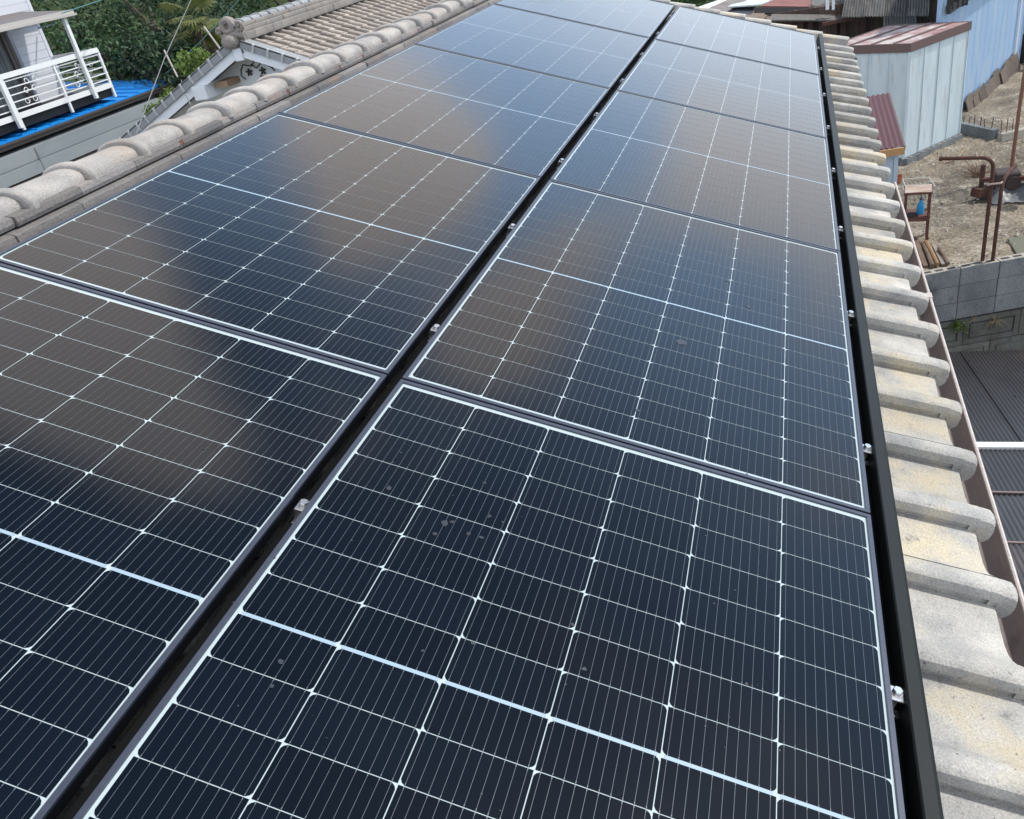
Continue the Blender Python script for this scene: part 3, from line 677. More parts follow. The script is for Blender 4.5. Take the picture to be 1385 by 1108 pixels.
mb.lathe([(.001, -.15), (.06, -.14), (.095, -.11), (.105, -.05), (.105, .1)], 0, 0, 0, 18, xf=lambda x, y, z: (GX - .03 + x * 1.2, yo - .02 + z, rz - .0 + y))
mb.box((GX - .16, yo - .0, rz - .12), (GX + .16, yo + .12, rz + .2))
mb.build('ridge_end_tile', M['oni'], gh, smooth=True, angle=50)
# aerial wires standing on that roof
aw = thing('roof_aerial', 'thin wire aerial stays standing on the neighbouring tiled ridge', 'aerial', (GX, 13, rz))
mb = MB(); b1 = aty(448, 20, 13.2); b2 = aty(468, 14, 13.9)
t1 = aty(430, -12, 12.9); t2 = aty(452, -14, 13.5)
mb.tube([b1, t1], .009, 6); mb.tube([b2, t2], .009, 6); mb.tube([(b1 + t1) / 2, (b2 + t2) / 2], .005, 5)
mb.tube([b1, (b1[0] + .5, b1[1] + .1, b1[2] - .12)], .006, 5); mb.tube([b2, (b2[0] + .5, b2[1] + .1, b2[2] - .14)], .006, 5)
mb.build('rod', mat('dull_aerial_wire', (.22, .22, .22), .5, metal=.5), aw)

# ------------------------------------------------------------------ blue roofed house on the left
BX = -16.0
bh = thing('blue_roofed_house', 'white house with blue metal roof, white balcony and brown awning at left', 'house', (-18, 13, -5.8))
M['blue'] = mat('blue_painted_roof', (.006, .21, .62), .42, col2=(.01, .25, .66), scale=2, fine=.06)
M['rail_white'] = mat('white_rail_paint', (.74, .76, .75), .4)
M['siding'] = mat('pale_siding', (.56, .57, .60), .6, tint=.06, fine=.04)
M['siding_grey'] = mat('grey_siding', (.23, .245, .25), .6, col2=(.20, .215, .22), scale=1, tint=.08, stretch=(1, .2, 1))
M['brown'] = mat('brown_trim', (.10, .08, .07), .5)
M['brown_roof'] = mat('brown_roof_sheet', (.13, .11, .105), .6, fine=.1)
M['dark'] = mat('dark_opening', (.02, .02, .022), .7)
M['curtain'] = mat('curtain_glass', (.10, .11, .12), .15, col2=(.20, .21, .21), scale=3, stretch=(1, 6, .15), spec=.6)
EZ = -1.455; EX = BX + .05; YE = 20.18; sl = .10
def bz(x): return EZ + (EX - x) * sl
mb = MB(); 
mb.add([(EX, 5, EZ), (EX, YE, EZ), (-22, YE, bz(-22)), (-22, 5, bz(-22)), (EX, 5, EZ - .03), (EX, YE, EZ - .03), (-22, YE, bz(-22) - .03), (-22, 5, bz(-22) - .03)], [(0, 1, 2, 3), (7, 6, 5, 4), (0, 4, 5, 1), (1, 5, 6, 2)])
y = 5.2
while y < YE:
    vs = [(EX - .01, y - .035, EZ), (EX - .01, y - .022, EZ + .034), (EX - .01, y + .022, EZ + .034), (EX - .01, y + .035, EZ)]
    vs += [(-22, b, bz(-22) + (a_[2] - EZ)) for a_, b in zip(vs, [q[1] for q in vs])]
    mb.add(vs, [(0, 1, 2, 3), (0, 4, 5, 1), (1, 5, 6, 2), (2, 6, 7, 3)]); y += .47
mb.build('roof', M['blue'], bh)
mb = MB(); n = 8
for k in range(n):
    a0, a1 = math.pi * (1 + k / n), math.pi * (1 + (k + 1) / n); cx = EX + .05; cz = EZ - .035; r = .06
    mb.quad((cx + r * math.cos(a0), 5, cz + r * math.sin(a0)), (cx + r * math.cos(a1), 5, cz + r * math.sin(a1)), (cx + r * math.cos(a1), YE + .1, cz + r * math.sin(a1)), (cx + r * math.cos(a0), YE + .1, cz + r * math.sin(a0)))
mb.box((EX - .05, 5, EZ - .17), (EX - .01, YE + .02, EZ - .032)); mb.box((EX - .6, 5, EZ - .16), (EX - .05, YE, EZ - .15))
mb.build('gutter', M['brown'], bh, smooth=True)
WX = EX - .55                                                     # lower wall: siding boards
mb = MB()
for k in range(16):
    z1 = EZ - .16 - k * .27; T = .3 + .4 * ((k * 7) % 3) / 2
    mb.box((WX - .1, 5, z1 - .262), (WX, 19.6, z1), 0, T)
mb.box((-21, 5, -5.8), (WX - .1, 19.6, EZ - .16), 0)
for yj in (12.4, 15.2, 18.0): mb.box((WX, yj, EZ - 2.2), (WX + .012, yj + .02, EZ - .16), 0, .1)
mb.build('wall', M['siding_grey'], bh)
zz = [atx(100, v, EX + .25)[2] for v in (178, 196, 197.5, 215, 217)]
mb = MB(); mb.box((WX, 5, zz[1] + .004), (EX + .25, 18.9, zz[0]), 0, .4); mb.box((WX, 5, zz[3]), (EX + .262, 18.9, zz[2] - .004), 0, .6); mb.box((EX + .26, 14.0, zz[3] + .01), (EX + .275, 14.03, zz[0] - .01), 0, .1); mb.box((EX + .20, 5, zz[2] - .01), (EX + .24, 18.88, zz[1] + .01), 0, .1)
mb.build('lower_canopy', mat('pale_grey_canopy_sheet', (.27, .30, .31), .55, col2=(.22, .25, .26), scale=2, tint=.15, stretch=(1, .2, 1)), bh)
mb = MB(); mb.box((WX, 4, -5.8), (EX + .22, 19.2, zz[4])); mb.build('lower_brown_box', M['brown'], bh)  # plain dark brown box below the pale sheets, down to the ground
# upper storey
UX = -17.45
yc = atx(72, 78, UX)[1]
mb = MB()
for k in range(14):
    z0 = -1.25 + k * .185; mb.box((UX - .08, yc - 1.02, z0), (UX, yc, z0 + .178), 0, .4 + .2 * (k % 2))
    if z0 > .62: mb.box((UX - .08, 5, z0), (UX, yc - 1.02, z0 + .178), 0, .4)
mb.box((-22, yc - .06, -1.3), (UX - .08, yc, 1.3)); mb.box((UX - .1, yc - .09, -1.25), (UX + .012, yc + .012, 1.32), 0, .9)
mb.build('siding', M['siding'], bh)
wn_ = MB(); wn_.box((UX - .05, yc - 4.6, -1.2), (UX - .03, yc - 1.3, .60)); wo = wn_.build('window', M['curtain'], bh)
mb = MB()
for y_ in (yc - 1.30, yc - 1.18, yc - 2.9): mb.box((UX - .03, y_ - .045, -1.2), (UX + .03, y_ + .045, .68))
mb.box((UX - .02, yc - 4.6, .58), (UX + .04, yc - 1.12, .66)); mb.build('window_frame', M['brown'], wo)
mb = MB(); mb.box((UX, yc - 4.6, .66), (UX + .10, yc + .05, .70)); mb.build('laundry_rail', mat('blue_grey_pipe', (.10, .17, .24), .4), bh)
# awning
yA = atx(90, 12, BX)[1]
mb = MB()
mb.add([(BX + .1, 5, .78), (BX + .1, yA, .78), (UX - .05, yA, .98), (UX - .05, 5, .98), (BX + .1, 5, .74), (BX + .1, yA, .74), (UX - .05, yA, .94), (UX - .05, 5, .94)], [(0, 1, 2, 3), (7, 6, 5, 4), (1, 5, 6, 2)])
mb.build('awning_roof', M['brown_roof'], bh)
mb = MB(); mb.box((BX + .10, 5, .69), (BX + .15, yA + .03, .80)); mb.box((BX + .15, 5, .66), (BX + .21, yA + .03, .71)); mb.build('awning_fascia', mat('beige_fascia', (.42, .40, .37), .5), bh)
mb = MB(); mb.box((-23, 4, 1.35), (UX + .5, yA - 1.6, 1.50)); mb.box((UX + .5, 4, 1.40), (UX + .56, yA - 1.6, 1.47)); mb.build('upper_eave', M['brown_roof'], bh)
# balcony
YR0, YR1 = 9.0, 17.50; zt, zb2 = -.20, -1.05
bal = thing('balcony_railing', 'white balcony railing with scroll ornaments above the blue roof', 'railing', (BX, 14, -1.5))
mb = MB(); mb.box((BX - .04, YR0, zt - .055), (BX + .04, YR1, zt + .055)); mb.box((BX - .03, YR0, zb2 - .065), (BX + .03, YR1, zb2 + .055))
mb.box((UX, YR1 - .03, zt - .05), (BX, YR1 + .03, zt + .05)); mb.box((UX, YR1 - .03, zb2 - .06), (BX, YR1 + .03, zb2 + .05)); mb.build('handrail', M['rail_white'], bal)
mb = MB()
for k in range(5):
    z = zb2 + .14 + (zt - zb2 - .20) * k / 4.3; mb.box((BX - .012, YR0, z - .012), (BX + .012, YR1 + .06, z + .012)); mb.box((UX, YR1 - .012, z - .012), (BX, YR1 + .012, z + .012))
mb.build('crossbar', M['rail_white'], bal)
for y_ in (YR1, YR1 - 1.62, YR1 - 3.24, YR1 - 4.9, YR1 - 6.5):
    mb = MB(); mb.box((BX - .025, y_ - .03, -1.36), (BX + .025, y_ + .03, zt)); mb.build('baluster', M['rail_white'], bal)
def scroll(cx_, cy_, cz_, axis, s_=1):
    for (a, b, f) in ((0, 0, 1), (.12, .20, -1), (-.10, -.20, -1)):
        n = 14; pts = [((.075 - .045 * k / n) * math.cos(f * k * .5), (.075 - .045 * k / n) * math.sin(f * k * .5)) for k in range(n)]
        mb = MB(); mb.tube([((cx_, cy_ + a + p, cz_ + b + q_) if axis == 'y' else (cx_ + a + p, cy_, cz_ + b + q_)) for p, q_ in pts], .011, 5)
        mb.build('scroll_ornament', M['rail_white'], bal)
for y_ in (YR1 - 2.45, YR1 - 2.7, YR1 - 5.7, YR1 - 1.0): scroll(BX, y_, -.60, 'y')
scroll(BX - .75, YR1, -.6, 'x'); scroll(BX - .5, YR1, -.68, 'x')
mb = MB(); mb.box((UX, 6, -1.32), (BX - .08, YR1 + .04, -1.10)); mb.build('balcony_floor', M['dark'], bh)
for i, (b_, t_) in enumerate((((130, 132), (80, 17)), ((28, 172), (-35, 40)))):
    B_ = atx(*b_, BX + .07); mb = MB(); mb.box((BX + .04, B_[1] - .045, B_[2] - .02), (BX + .12, B_[1] + .045, .70)); mb.build('post', M['rail_white'], bh)
# clothes line frame past the awning
mb = MB(); a = atx(52, 38, UX + .1); b = atx(75, 32, BX + .0); b = (b[0], b[1] , b[2]); mb.tube([a, b], .02, 6); mb.tube([b, (b[0] - .02, b[1] + .0, b[2] + .22)], .012, 6)
solo('laundry_pole', mb, mat('teal_pole', (.12, .27, .30), .4), 'short teal laundry pole under the brown awning corner', 'pole')
# cables and sticks
M['wire'] = mat('grey_cable', (.16, .17, .17), .5); M['teal'] = mat('teal_cable', (.06, .20, .20), .5); M['stick'] = mat('pale_stick', (.40, .38, .34), .8)
def cable(name, pts, r, m, label, cat, sag=0):
    P0 = [np.array(p) for p in pts]; out = []
    for a, b in zip(P0[:-1], P0[1:]):
        for k in range(9): f = k / 8; q = a * (1 - f) + b * f; out.append(q - np.array([0, 0, sag * 4 * f * (1 - f)]))
    mb = MB(); mb.tube(out, r, 6); return solo(name, mb, m, label, cat, smooth=True)
cable('overhead_cable', [atd(184, 182, 10.5), atd(222, 80, 13), atd(272, -30, 17)], .007, M['wire'], 'grey cable rising from behind the ridge tiles past the fan palm', 'cable')
cable('overhead_cable', [atd(224, 100, 19), atd(335, -14, 15)], .009, M['teal'], 'teal cable running from the blue roof tip up past the palm', 'cable', .05)
cable('service_wire', [atd(245, 108, 18), atd(252, 130, 12), atd(258, 142, 10.1)], .008, M['wire'], 'thin drooping wire hanging beside the grey gable verge', 'wire', .0)
cable('service_wire', [atd(84, 18, 18), atd(150, -4, 22)], .012, M['teal'], 'thin teal wire leaving the awning corner towards the wood', 'wire', .0)
cable('bamboo_stick', [atd(276, 36, 13), atd(302, 72, 13)], .016, M['stick'], 'pale stick leaning over the gable verge beside the ridge end tile', 'stick')
cable('bamboo_stick', [atd(222, 68, 20), atd(240, 104, 20)], .022, M['stick'], 'thin pale stick standing at the tip of the blue roof', 'stick')
cable('bamboo_stick', [atd(164, 82, 27), atd(173, 113, 27)], .022, M['stick'], 'grey stick standing behind the blue roof before the green netting', 'stick')
mb = MB(); a, b, c_, d_ = atd(158, 112, 27.5), atd(218, 106, 27.5), atd(205, 92, 28.5), atd(168, 90, 28.5)
for i in range(22):
    f = i / 21; mb.tube([a * (1 - f) + b * f, d_ * (1 - f) + c_ * f], .008, 4); mb.tube([a * (1 - f) + d_ * f, b * (1 - f) + c_ * f], .008, 4)
solo('garden_net', mb, mat('dark_green_netting', (.008, .040, .028), .7), 'dark green netting draped behind the blue roof', 'netting')

# ------------------------------------------------------------------ carport roof below the wall
def corrug(mb, x0, x1, y0, y1, zf, pitch, amp, along='y', mat_=0, tint=.5, xf=None, th=.003):
    """corrugated sheet; zf(x, y) height; waves across the other axis"""
    n = int(round(((x1 - x0) if along == 'y' else (y1 - y0)) / pitch * 4)); vs = []; fs = []
    for i in range(n + 1):
        ph = amp * math.cos(i * math.pi / 2)
        for k in range(2):
            if along == 'y': x = x0 + (x1 - x0) * i / n; y = (y0, y1)[k]
            else: x = (x0, x1)[k]; y = y0 + (y1 - y0) * i / n
            q = (x, y, zf(x, y) + ph); vs.append(xf(*q) if xf else q)
    fs = [(2 * i, 2 * i + 2, 2 * i + 3, 2 * i + 1) for i in range(n)]
    mb.add(vs, fs, mat_, tint)
cp = thing('carport', 'dark corrugated plastic carport roof with one white cross bar below the wall', 'carport', (3.4, 3, -5.8))
M['cpA'] = mat('dark_corrugated_plastic', (.036, .036, .041), .35, col2=(.026, .026, .030), scale=3, stretch=(1, .5, 1), patch=(.070, .056, .050), patch_scale=1.6, patch_amt=.36, tint=.5, spec=.4)
def cz_(x, y): return -3.86 + .245 * (7.1 - y)
mb = MB()
for i, (ya, yb, T) in enumerate([(4.35, 7.10, .62), (3.50, 4.39, .30), (2.78, 3.54, .85), (1.9, 2.82, .8), (1.1, 1.94, .7), (.2, 1.14, .6), (-.8, .24, .7), (-2.4, -.76, .5)]):
    for j in range(4):
        xa = 1.62 + j * .92
        corrug(mb, xa, xa + .94, ya, yb, lambda x, y, k=i, jj=j: cz_(x, y) + .006 * (k % 2) + .004 * (jj % 2), .032, .0055, tint=T + .05 * (j % 2))
mb.build('roof_sheet', M['cpA'], cp, smooth=True, angle=180)
mb = MB(); cpn = M['white_paint']
mb.beam((1.5, 4.33, cz_(0, 4.33) + .022), (5.4, 4.38, cz_(0, 4.38) + .022), .070, .030); mb.build('cross_bar', cpn, cp)
mb = MB()
for y_ in (3.52, 2.80, 1.92): mb.beam((1.5, y_, cz_(0, y_) + .012), (5.4, y_, cz_(0, y_) + .012), .014, .008)
mb.build('sheet_lap', mat('pinkish_lap_strip', (.20, .15, .14), .5), cp)
mb = MB(); g = np.random.default_rng(6)
for i in range(34):
    x, y = g.uniform(1.7, 5), g.uniform(.5, 7); r = g.uniform(.009, .017); mb.lathe([(r, 0), (r, .006), (r * .4, .011)], x, y, cz_(x, y) + .005, 8)
rs_ = mb.build('roof_screw', M['dark'], cp); rs_['kind'] = 'stuff'
for x_, y_ in ((1.8, 6.6), (5.1, 6.6), (5.1, .2)):
    mb = MB(); mb.box((x_ - .04, y_ - .04, -5.8), (x_ + .04, y_ + .04, cz_(x_, y_) - .03)); mb.build('post', M['rail'], cp)

# plants rooted in the wall joints
def wallplant(u, z, m, label, n, L_, seed, name, dry=False):
    g = np.random.default_rng(seed); b = np.array(W3(u, -.115, z)); t = thing(name, label, 'plant', tuple(b)); mb = MB()
    for i in range(n):
        a = g.uniform(-1.3, 1.3); el = g.uniform(-.5, 1.2); l = L_ * g.uniform(.4, 1)
        d = np.array([math.sin(a) * math.cos(el) * .9, -abs(math.cos(a)) * math.cos(el) * .55, math.sin(el)]); e = b + d * l + np.array([0, 0, -.25 * l]); mdl = b + d * l * .55
        mb.tube([b, mdl, e], [.002, .0015, .0008], 4)
        if dry: continue
        for k in range(7):
            f = g.uniform(.3, 1); p = b + (e - b) * f + np.array([0, 0, .1 * l * (1 - f)]); dd = g.normal(0, 1, 3); dd /= np.linalg.norm(dd); s2 = np.cross(dd, [0, .3, 1]); s2 /= np.linalg.norm(s2); q = g.uniform(.018, .034)
            mb.add([p, p + dd * q * .5 + s2 * q * .28, p + dd * q, p + dd * q * .5 - s2 * q * .28], [(0, 1, 2, 3)], 0, float(g.uniform(0, 1)))
    mb.build('foliage', m, t); return t
zj = top - .60
wallplant(.40, zj - .05, M['leaf_yel'], 'bright green leafy weed growing from the retaining wall joint', 34, .17, 5, 'weed')
wallplant(.80, zj - .08, M['straw'], 'pale dry grass tuft hanging on the retaining wall joint', 26, .17, 6, 'grass_tuft', True)
wallplant(.58, zj - .02, M['straw'], 'few thin dry stems sprouting between the two wall plants', 7, .12, 7, 'grass_tuft', True)

# ------------------------------------------------------------------ white shed with brown roof
M['shedpaint'] = mat('chalky_white_shed_sheet', (.55, .64, .66), .65, col2=(.47, .56, .59), scale=2.5, stretch=(3, 3, .5), fine=.08, patch=(.44, .37, .35), patch_scale=5, patch_amt=.35, tint=.12)
M['shedroof'] = mat('faded_red_brown_roof', (.30, .19, .18), .6, col2=(.44, .41, .39), scale=3.4, stretch=(1, 1, 1), patch=(.22, .085, .085), patch_scale=4, patch_amt=.40, sharp=.06)
M['fascia'] = mat('brown_metal_fascia', (.135, .088, .082), .5, fine=.06)
SF = np.array([2.326, 11.063]); SR = np.array([3.152, 12.014]); SL = SF + (np.array([1.615, 11.464]) - np.array([2.336, 11.056])) * 1.35
SB = SR + (SL - SF)
def seg(a, b, f): return a * (1 - f) + b * f
shed = thing('white_shed', 'small white panelled shed with faded brown metal roof', 'shed', (SF[0], SF[1], -3.05))
ZT = -1.551
mb = MB()
def wallpanels(mb, a, b, z0, z1, n, rib=.012, lap=.004, f0=0, f1=1, tints=None):
    d = (b - a) / np.linalg.norm(b - a); nn = np.array([d[1], -d[0]])
    for k in range(n):
        p, q = seg(a, b, f0 + (f1 - f0) * k / n), seg(a, b, f0 + (f1 - f0) * (k + 1) / n); T = .5 + .3 * (((k * 37) % 5) / 5 - .4)
        p2 = p + d * lap; q2 = q - d * lap
        for (u, v, o_) in ((p2, q2, 0),):
            vs = [(*(u - nn * .03), z0), (*(v - nn * .03), z0), (*(v + nn * o_), z0), (*(u + nn * o_), z0)]; vs += [(x, y, z1) for x, y, _ in vs]
            mb.add(vs, [(3, 2, 1, 0), (4, 5, 6, 7), (0, 1, 5, 4), (1, 2, 6, 5), (2, 3, 7, 6), (3, 0, 4, 7)], 0, T)
        r0, r1 = q - d * .012, q + d * .004
        vs = [(*(r0 - nn * .0), z0), (*(r1 - nn * .0), z0), (*(r1 + nn * rib), z0), (*(r0 + nn * rib), z0)]; vs += [(x, y, z1) for x, y, _ in vs]
        mb.add(vs, [(3, 2, 1, 0), (4, 5, 6, 7), (0, 1, 5, 4), (1, 2, 6, 5), (2, 3, 7, 6), (3, 0, 4, 7)], 0, T * .7)
wallpanels(mb, SF, SR, -2.95, ZT, 4)
wallpanels(mb, SL, SF, -2.95, ZT, 4, rib=.016)
wallpanels(mb, SR, SB, -2.95, ZT, 3); wallpanels(mb, SB, SL, -2.95, ZT, 3)
for p in (SF,): mb.box((p[0] - .022, p[1] - .018, -2.96), (p[0] + .012, p[1] + .02, ZT + .001), 0, .6)
mb.build('wall_panel', M['shedpaint'], shed)
mb = MB()
cen = (SF + SR + SL + SB) / 4
def off(p, k=1.035): return cen + (p - cen) * k
rs = [off(SF), off(SR), off(SB), off(SL)]; zr = ZT + .098
for a, b in ((0, 1), (1, 2), (2, 3), (3, 0)):
    A, B = rs[a], rs[b]; iA, iB = off(A, .965), off(B, .965)
    vs = [(*A, ZT - .004), (*B, ZT - .004), (*iB, ZT - .004), (*iA, ZT - .004), (*A, zr + .008), (*B, zr + .008), (*iB, zr + .008), (*iA, zr + .008)]
    mb.add(vs, [(0, 3, 2, 1), (4, 5, 6, 7), (0, 1, 5, 4), (1, 2, 6, 5), (2, 3, 7, 6), (3, 0, 4, 7)])
mb.build('roof_fascia', M['fascia'], shed)
mb = MB(); ir = [off(p, .967) for p in rs]
mb.add([(*p, zr) for p in ir] + [(*p, zr - .05) for p in ir], [(0, 1, 2, 3)])
shed_roof = mb.build('roof', M['shedroof'], shed)
mb = MB()
for f in (.27, .54, .80):
    a, b = seg(ir[3], ir[0], f), seg(ir[2], ir[1], f); mb.beam((*a, zr + .008), (*b, zr + .008), .022, .02)
mb.build('standing_seam', M['fascia'], shed_roof)
mb = MB(); d = (SR - SF) / np.linalg.norm(SR - SF); nn = np.array([d[1], -d[0]]); L_ = np.linalg.norm(SR - SF)
for k in range(5):
    a = SF + d * (L_ * k / 5 + .004); b = SF + d * (L_ * (k + 1) / 5 - .004)
    vs = [(*(a - nn * .08), -3.1), (*(b - nn * .08), -3.1), (*(b + nn * .055), -3.1), (*(a + nn * .055), -3.1)]; vs += [(x, y, -2.955) for x, y, _ in vs]
    mb.add(vs, [(4, 5, 6, 7), (0, 1, 5, 4), (1, 2, 6, 5), (2, 3, 7, 6), (3, 0, 4, 7)], 0, .3 + .1 * k)
    for q in (.25, .75):
        m_ = seg(a, b, q) + nn * .03; mb.box((m_[0] - .022, m_[1] - .02, -2.9545), (m_[0] + .022, m_[1] + .012, -2.9535), 1)
mb.build('base_block', [M['block'], M['joint']], shed)

# ------------------------------------------------------------------ small lean-to with dark red corrugated roof
lt = thing('red_roofed_hutch', 'narrow pale blue hutch with dark red corrugated roof beside the eave', 'hutch', (1.9, 9.2, -3.05))
c4 = [atz(1171, 131, -1.78), atz(1201, 126, -1.78), atz(1222, 198, -2.02), atz(1188, 203, -2.02)]
c4 = [np.array(q) for q in c4]; wv = c4[1] - c4[0]; c4[0] = c4[1] - wv * 2.2; wv = c4[2] - c4[3]; c4[3] = c4[2] - wv * 2.2
mb = MB(); n = 40; vs = []
for i in range(n + 1):
    f = i / n; ph = .010 * math.cos(i * math.pi / 2)
    a = c4[0] * (1 - f) + c4[1] * f; b = c4[3] * (1 - f) + c4[2] * f; vs += [(a[0], a[1], a[2] + ph), (b[0], b[1], b[2] + ph)]
mb.add(vs, [(2 * i, 2 * i + 2, 2 * i + 3, 2 * i + 1) for i in range(n)])
mb.build('roof', mat('dark_red_corrugated_sheet', (.085, .020, .022), .45, fine=.08), lt, smooth=True, angle=180)
mb = MB(); mb.beam(c4[2] + [0.01, -.01, -.045], c4[3] + [0, -.01, -.045], .03, .075); mb.build('front_board', mat('raw_orange_wood', (.42, .25, .11), .7, fine=.2), lt)
mb = MB(); mb.beam(c4[1] + [.012, 0, -.02], c4[2] + [.012, 0, -.02], .02, .045); mb.build('side_trim', M['fascia'], lt)
M['paleblue'] = mat('pale_blue_board', (.42, .52, .62), .6, fine=.05)
mb = MB(); xr = c4[2][0] - .05
mb.add([(xr, c4[2][1] + .06, -3.05), (xr + .02, c4[1][1] - .05, -3.05), (xr - .7, c4[1][1] - .05, -3.05), (xr - .7, c4[2][1] + .06, -3.05),
        (xr, c4[2][1] + .06, -2.09), (xr + .02, c4[1][1] - .05, -1.85), (xr - .7, c4[1][1] - .05, -1.85), (xr - .7, c4[2][1] + .06, -2.09)],
       [(4, 5, 6, 7), (0, 1, 5, 4), (1, 2, 6, 5), (2, 3, 7, 6), (3, 0, 4, 7)])
mb.box((xr - .03, c4[2][1] + .045, -3.05), (xr + .012, c4[2][1] + .058, -2.08)); mb.build('wall', M['paleblue'], lt)
mb = MB(); q = atz(1213, 258, -3); mb.lathe([(.05, 0), (.065, .10), (.07, .10), (.06, .03), (.001, .03)], q[0] + .03, q[1] + .35, -3.02, 14)
solo('flower_pot', mb, mat('terracotta', (.35, .12, .06), .8), 'small terracotta pot at the foot of the white shed corner', 'pot', smooth=True)

# ------------------------------------------------------------------ pale blue building
B0 = np.array([3.382, 13.417]); B1 = np.array([4.683, 16.082]); bd = (B1 - B0) / np.linalg.norm(B1 - B0); bn_ = np.array([bd[1], -bd[0]])
blue = thing('pale_blue_building', 'tall pale blue sheet metal building behind the white shed', 'building', (B0[0], B0[1], -3.05))
def BL(u, v, z): q = B0 + bd * u + bn_ * v; return (q[0], q[1], z)
M['bluewall'] = mat('pale_blue_painted_sheet', (.29, .42, .58), .6, col2=(.25, .38, .545), scale=2, stretch=(1, 1, .4), fine=.05, tint=.08, patch=(.36, .45, .53), patch_scale=3, patch_amt=.38)
def _u_at(px, py): # where the sight line meets the wall plane
    d = _ray(px, py); k = (np.dot(bn_, B0) - np.dot(bn_, CAM[:2])) / np.dot(bn_, d[:2]); q = CAM + d * k; return float(np.dot(q[:2] - B0, bd)), float(q[2])
uL, zL = _u_at(1273, 12); uR = 2.98; zT = 0.2
mb = MB(); nb = 16; e = (uR - uL) / nb
for k in range(nb):
    ua = uL + k * e; T = .5 + .05 * math.sin(k * 2.1)
    mb.box((ua + .001, -.04, -3.0), (ua + e - .001, 0, zT), 0, T, xf=BL)
    mb.box((ua + e - .006, -.01, -3.0), (ua + e + .002, .002, zT), 0, .5, xf=BL)
cA = np.array(BL(uL, 0, 0))[:2]; cB = np.array(BL(uR, -.045, 0))[:2]; cC = cB + [.1, 2.5]; cD = cA + [.62, 3.4]
mb.add([(*q_, z_) for z_ in (-3.05, zT - .01) for q_ in (cA, cB, cC, cD)], [(3, 2, 1, 0), (4, 5, 6, 7), (1, 2, 6, 5), (2, 3, 7, 6), (3, 0, 4, 7)], 0, .5)
mb.box((uL - .015, -.05, -3.0), (uL + .03, .014, zT), 0, .7, xf=BL)
mb.build('wall', M['bluewall'], blue)
mb = MB(); mb.tube([BL(2.52, .03, -1.0), BL(2.52, .03, -2.72)], .018, 8); mb.tube([BL(2.52, .03, zT), BL(2.52, .03, -1.0)], .018, 8); mb.build('downpipe', M['white_paint'], blue)
mb = MB(); g = np.random.default_rng(14)
for k in range(4): mb.box((uL + .42 + k * .09, .0, -2.62 + k * .015), (uL + .46 + k * .09, .0035, -2.60 + k * .015), xf=BL); mb.box((2.25 + k * .1, .0, -1.72 + k * .02), (2.29 + k * .1, .0035, -1.69 + k * .02), xf=BL)
rs_ = mb.build('rust_spot', M['brown'], blue); rs_['kind'] = 'stuff'
eu, ez = _u_at(1275, 14); eu2, ez2 = _u_at(1340, -6)
mb = MB(); mb.beam(BL(eu - .05, .09, ez), BL(eu2 + .6, .09, ez2 + .33), .05, .10)
for f in (.02, .12, .22, .3): q0 = np.array(BL(eu, .09, ez)) * (1 - f) + np.array(BL(eu2, .09, ez2)) * f; mb.box((q0[0] - .05, q0[1] - .04, q0[2] - .0), (q0[0] + .03, q0[1] + .04, q0[2] + .22))
mb.build('eave_gutter', M['dark'], blue)
nb_ = thing('grey_green_building', 'pale grey green sheet wall at the right edge beyond the blue building', 'building', BL(3.0, 0, -3.05))
mb = MB()
for k in range(6):
    u = 3.02 + k * .35; mb.box((u, -.05, -2.5), (u + .34, .10 + .0, .3), 0, .4 + .2 * (k % 2), xf=BL)
mb.build('wall', mat('grey_green_sheet', (.36, .43, .40), .65, col2=(.42, .44, .42), scale=4, patch=(.16, .09, .06), patch_scale=5, patch_amt=.36, tint=.1), nb_)
mb = MB(); mb.box((3.02, -.04, -3.05), (5.2, .06, -2.5), xf=BL); mb.build('base', M['dark'], nb_)
# rusty boards and scrap leaning along the foot of the blue wall: each one its own thing
M['rustboard'] = mat('rusty_board', (.14, .105, .08), .85, col2=(.085, .068, .058), scale=5, fine=.3, fine_scale=30, bump=.3, tint=.35)
labs = ['brown', 'short dark', 'rusty', 'low wide', 'tilted grey brown', 'narrow rusty', 'dark stained', 'tall leaning', 'wide dark', 'tapered grey']
cnt = ['first', 'second', 'third', 'fourth', 'fifth', 'sixth', 'seventh', 'eighth', 'ninth', 'last']
g = np.random.default_rng(17)
for k in range(10):
    u = .02 + k * .265; h = .20 + .012 * k + g.uniform(-.04, .04); w = .30; v = .10 + .05 * g.uniform()
    mb = MB(); T = float(g.uniform(0, 1))
    pts = [(u, -3.03), (u + w + .03, -3.03), (u + w, -3.03 + h + g.uniform(-.02, .04)), (u + .1, -3.03 + h * .95), (u, -3.03 + h * .8 + g.uniform(-.04, .02))]
    n5 = len(pts); vs = [BL(a, v - (b + 3.03) * .3, b) for a, b in pts] + [BL(a, v - .018 - (b + 3.03) * .3, b) for a, b in pts]
    mb.add(vs, [tuple(range(n5)), tuple(range(2 * n5 - 1, n5 - 1, -1))] + [(i, (i + 1) % n5, (i + 1) % n5 + n5, i + n5) for i in range(n5)], 0, T)
    solo('scrap_board', mb, M['rustboard'], f'{labs[k]} scrap board leaning on the blue wall, {cnt[k]} from the white shed', 'board', 'scrap boards along the blue wall')
for k, (u, l, a) in enumerate([(2.3, .7, .5), (2.65, .9, .65), (2.85, .6, .9)]):
    mb = MB(); A = BL(u, .34, -3.0); B_ = BL(u + l * math.cos(a), .12, -3.0 + l * math.sin(a)); mb.beam(A, B_, .07, .03)
    solo('grey_plank', mb, mat('weathered_plank', (.22, .20, .18), .9, fine=.3, tint=.2), ['lowest of the grey planks piled near the end of the blue wall', 'long grey plank sloping up near the white downpipe', 'steep short grey plank beside the grey green wall'][k], 'plank')
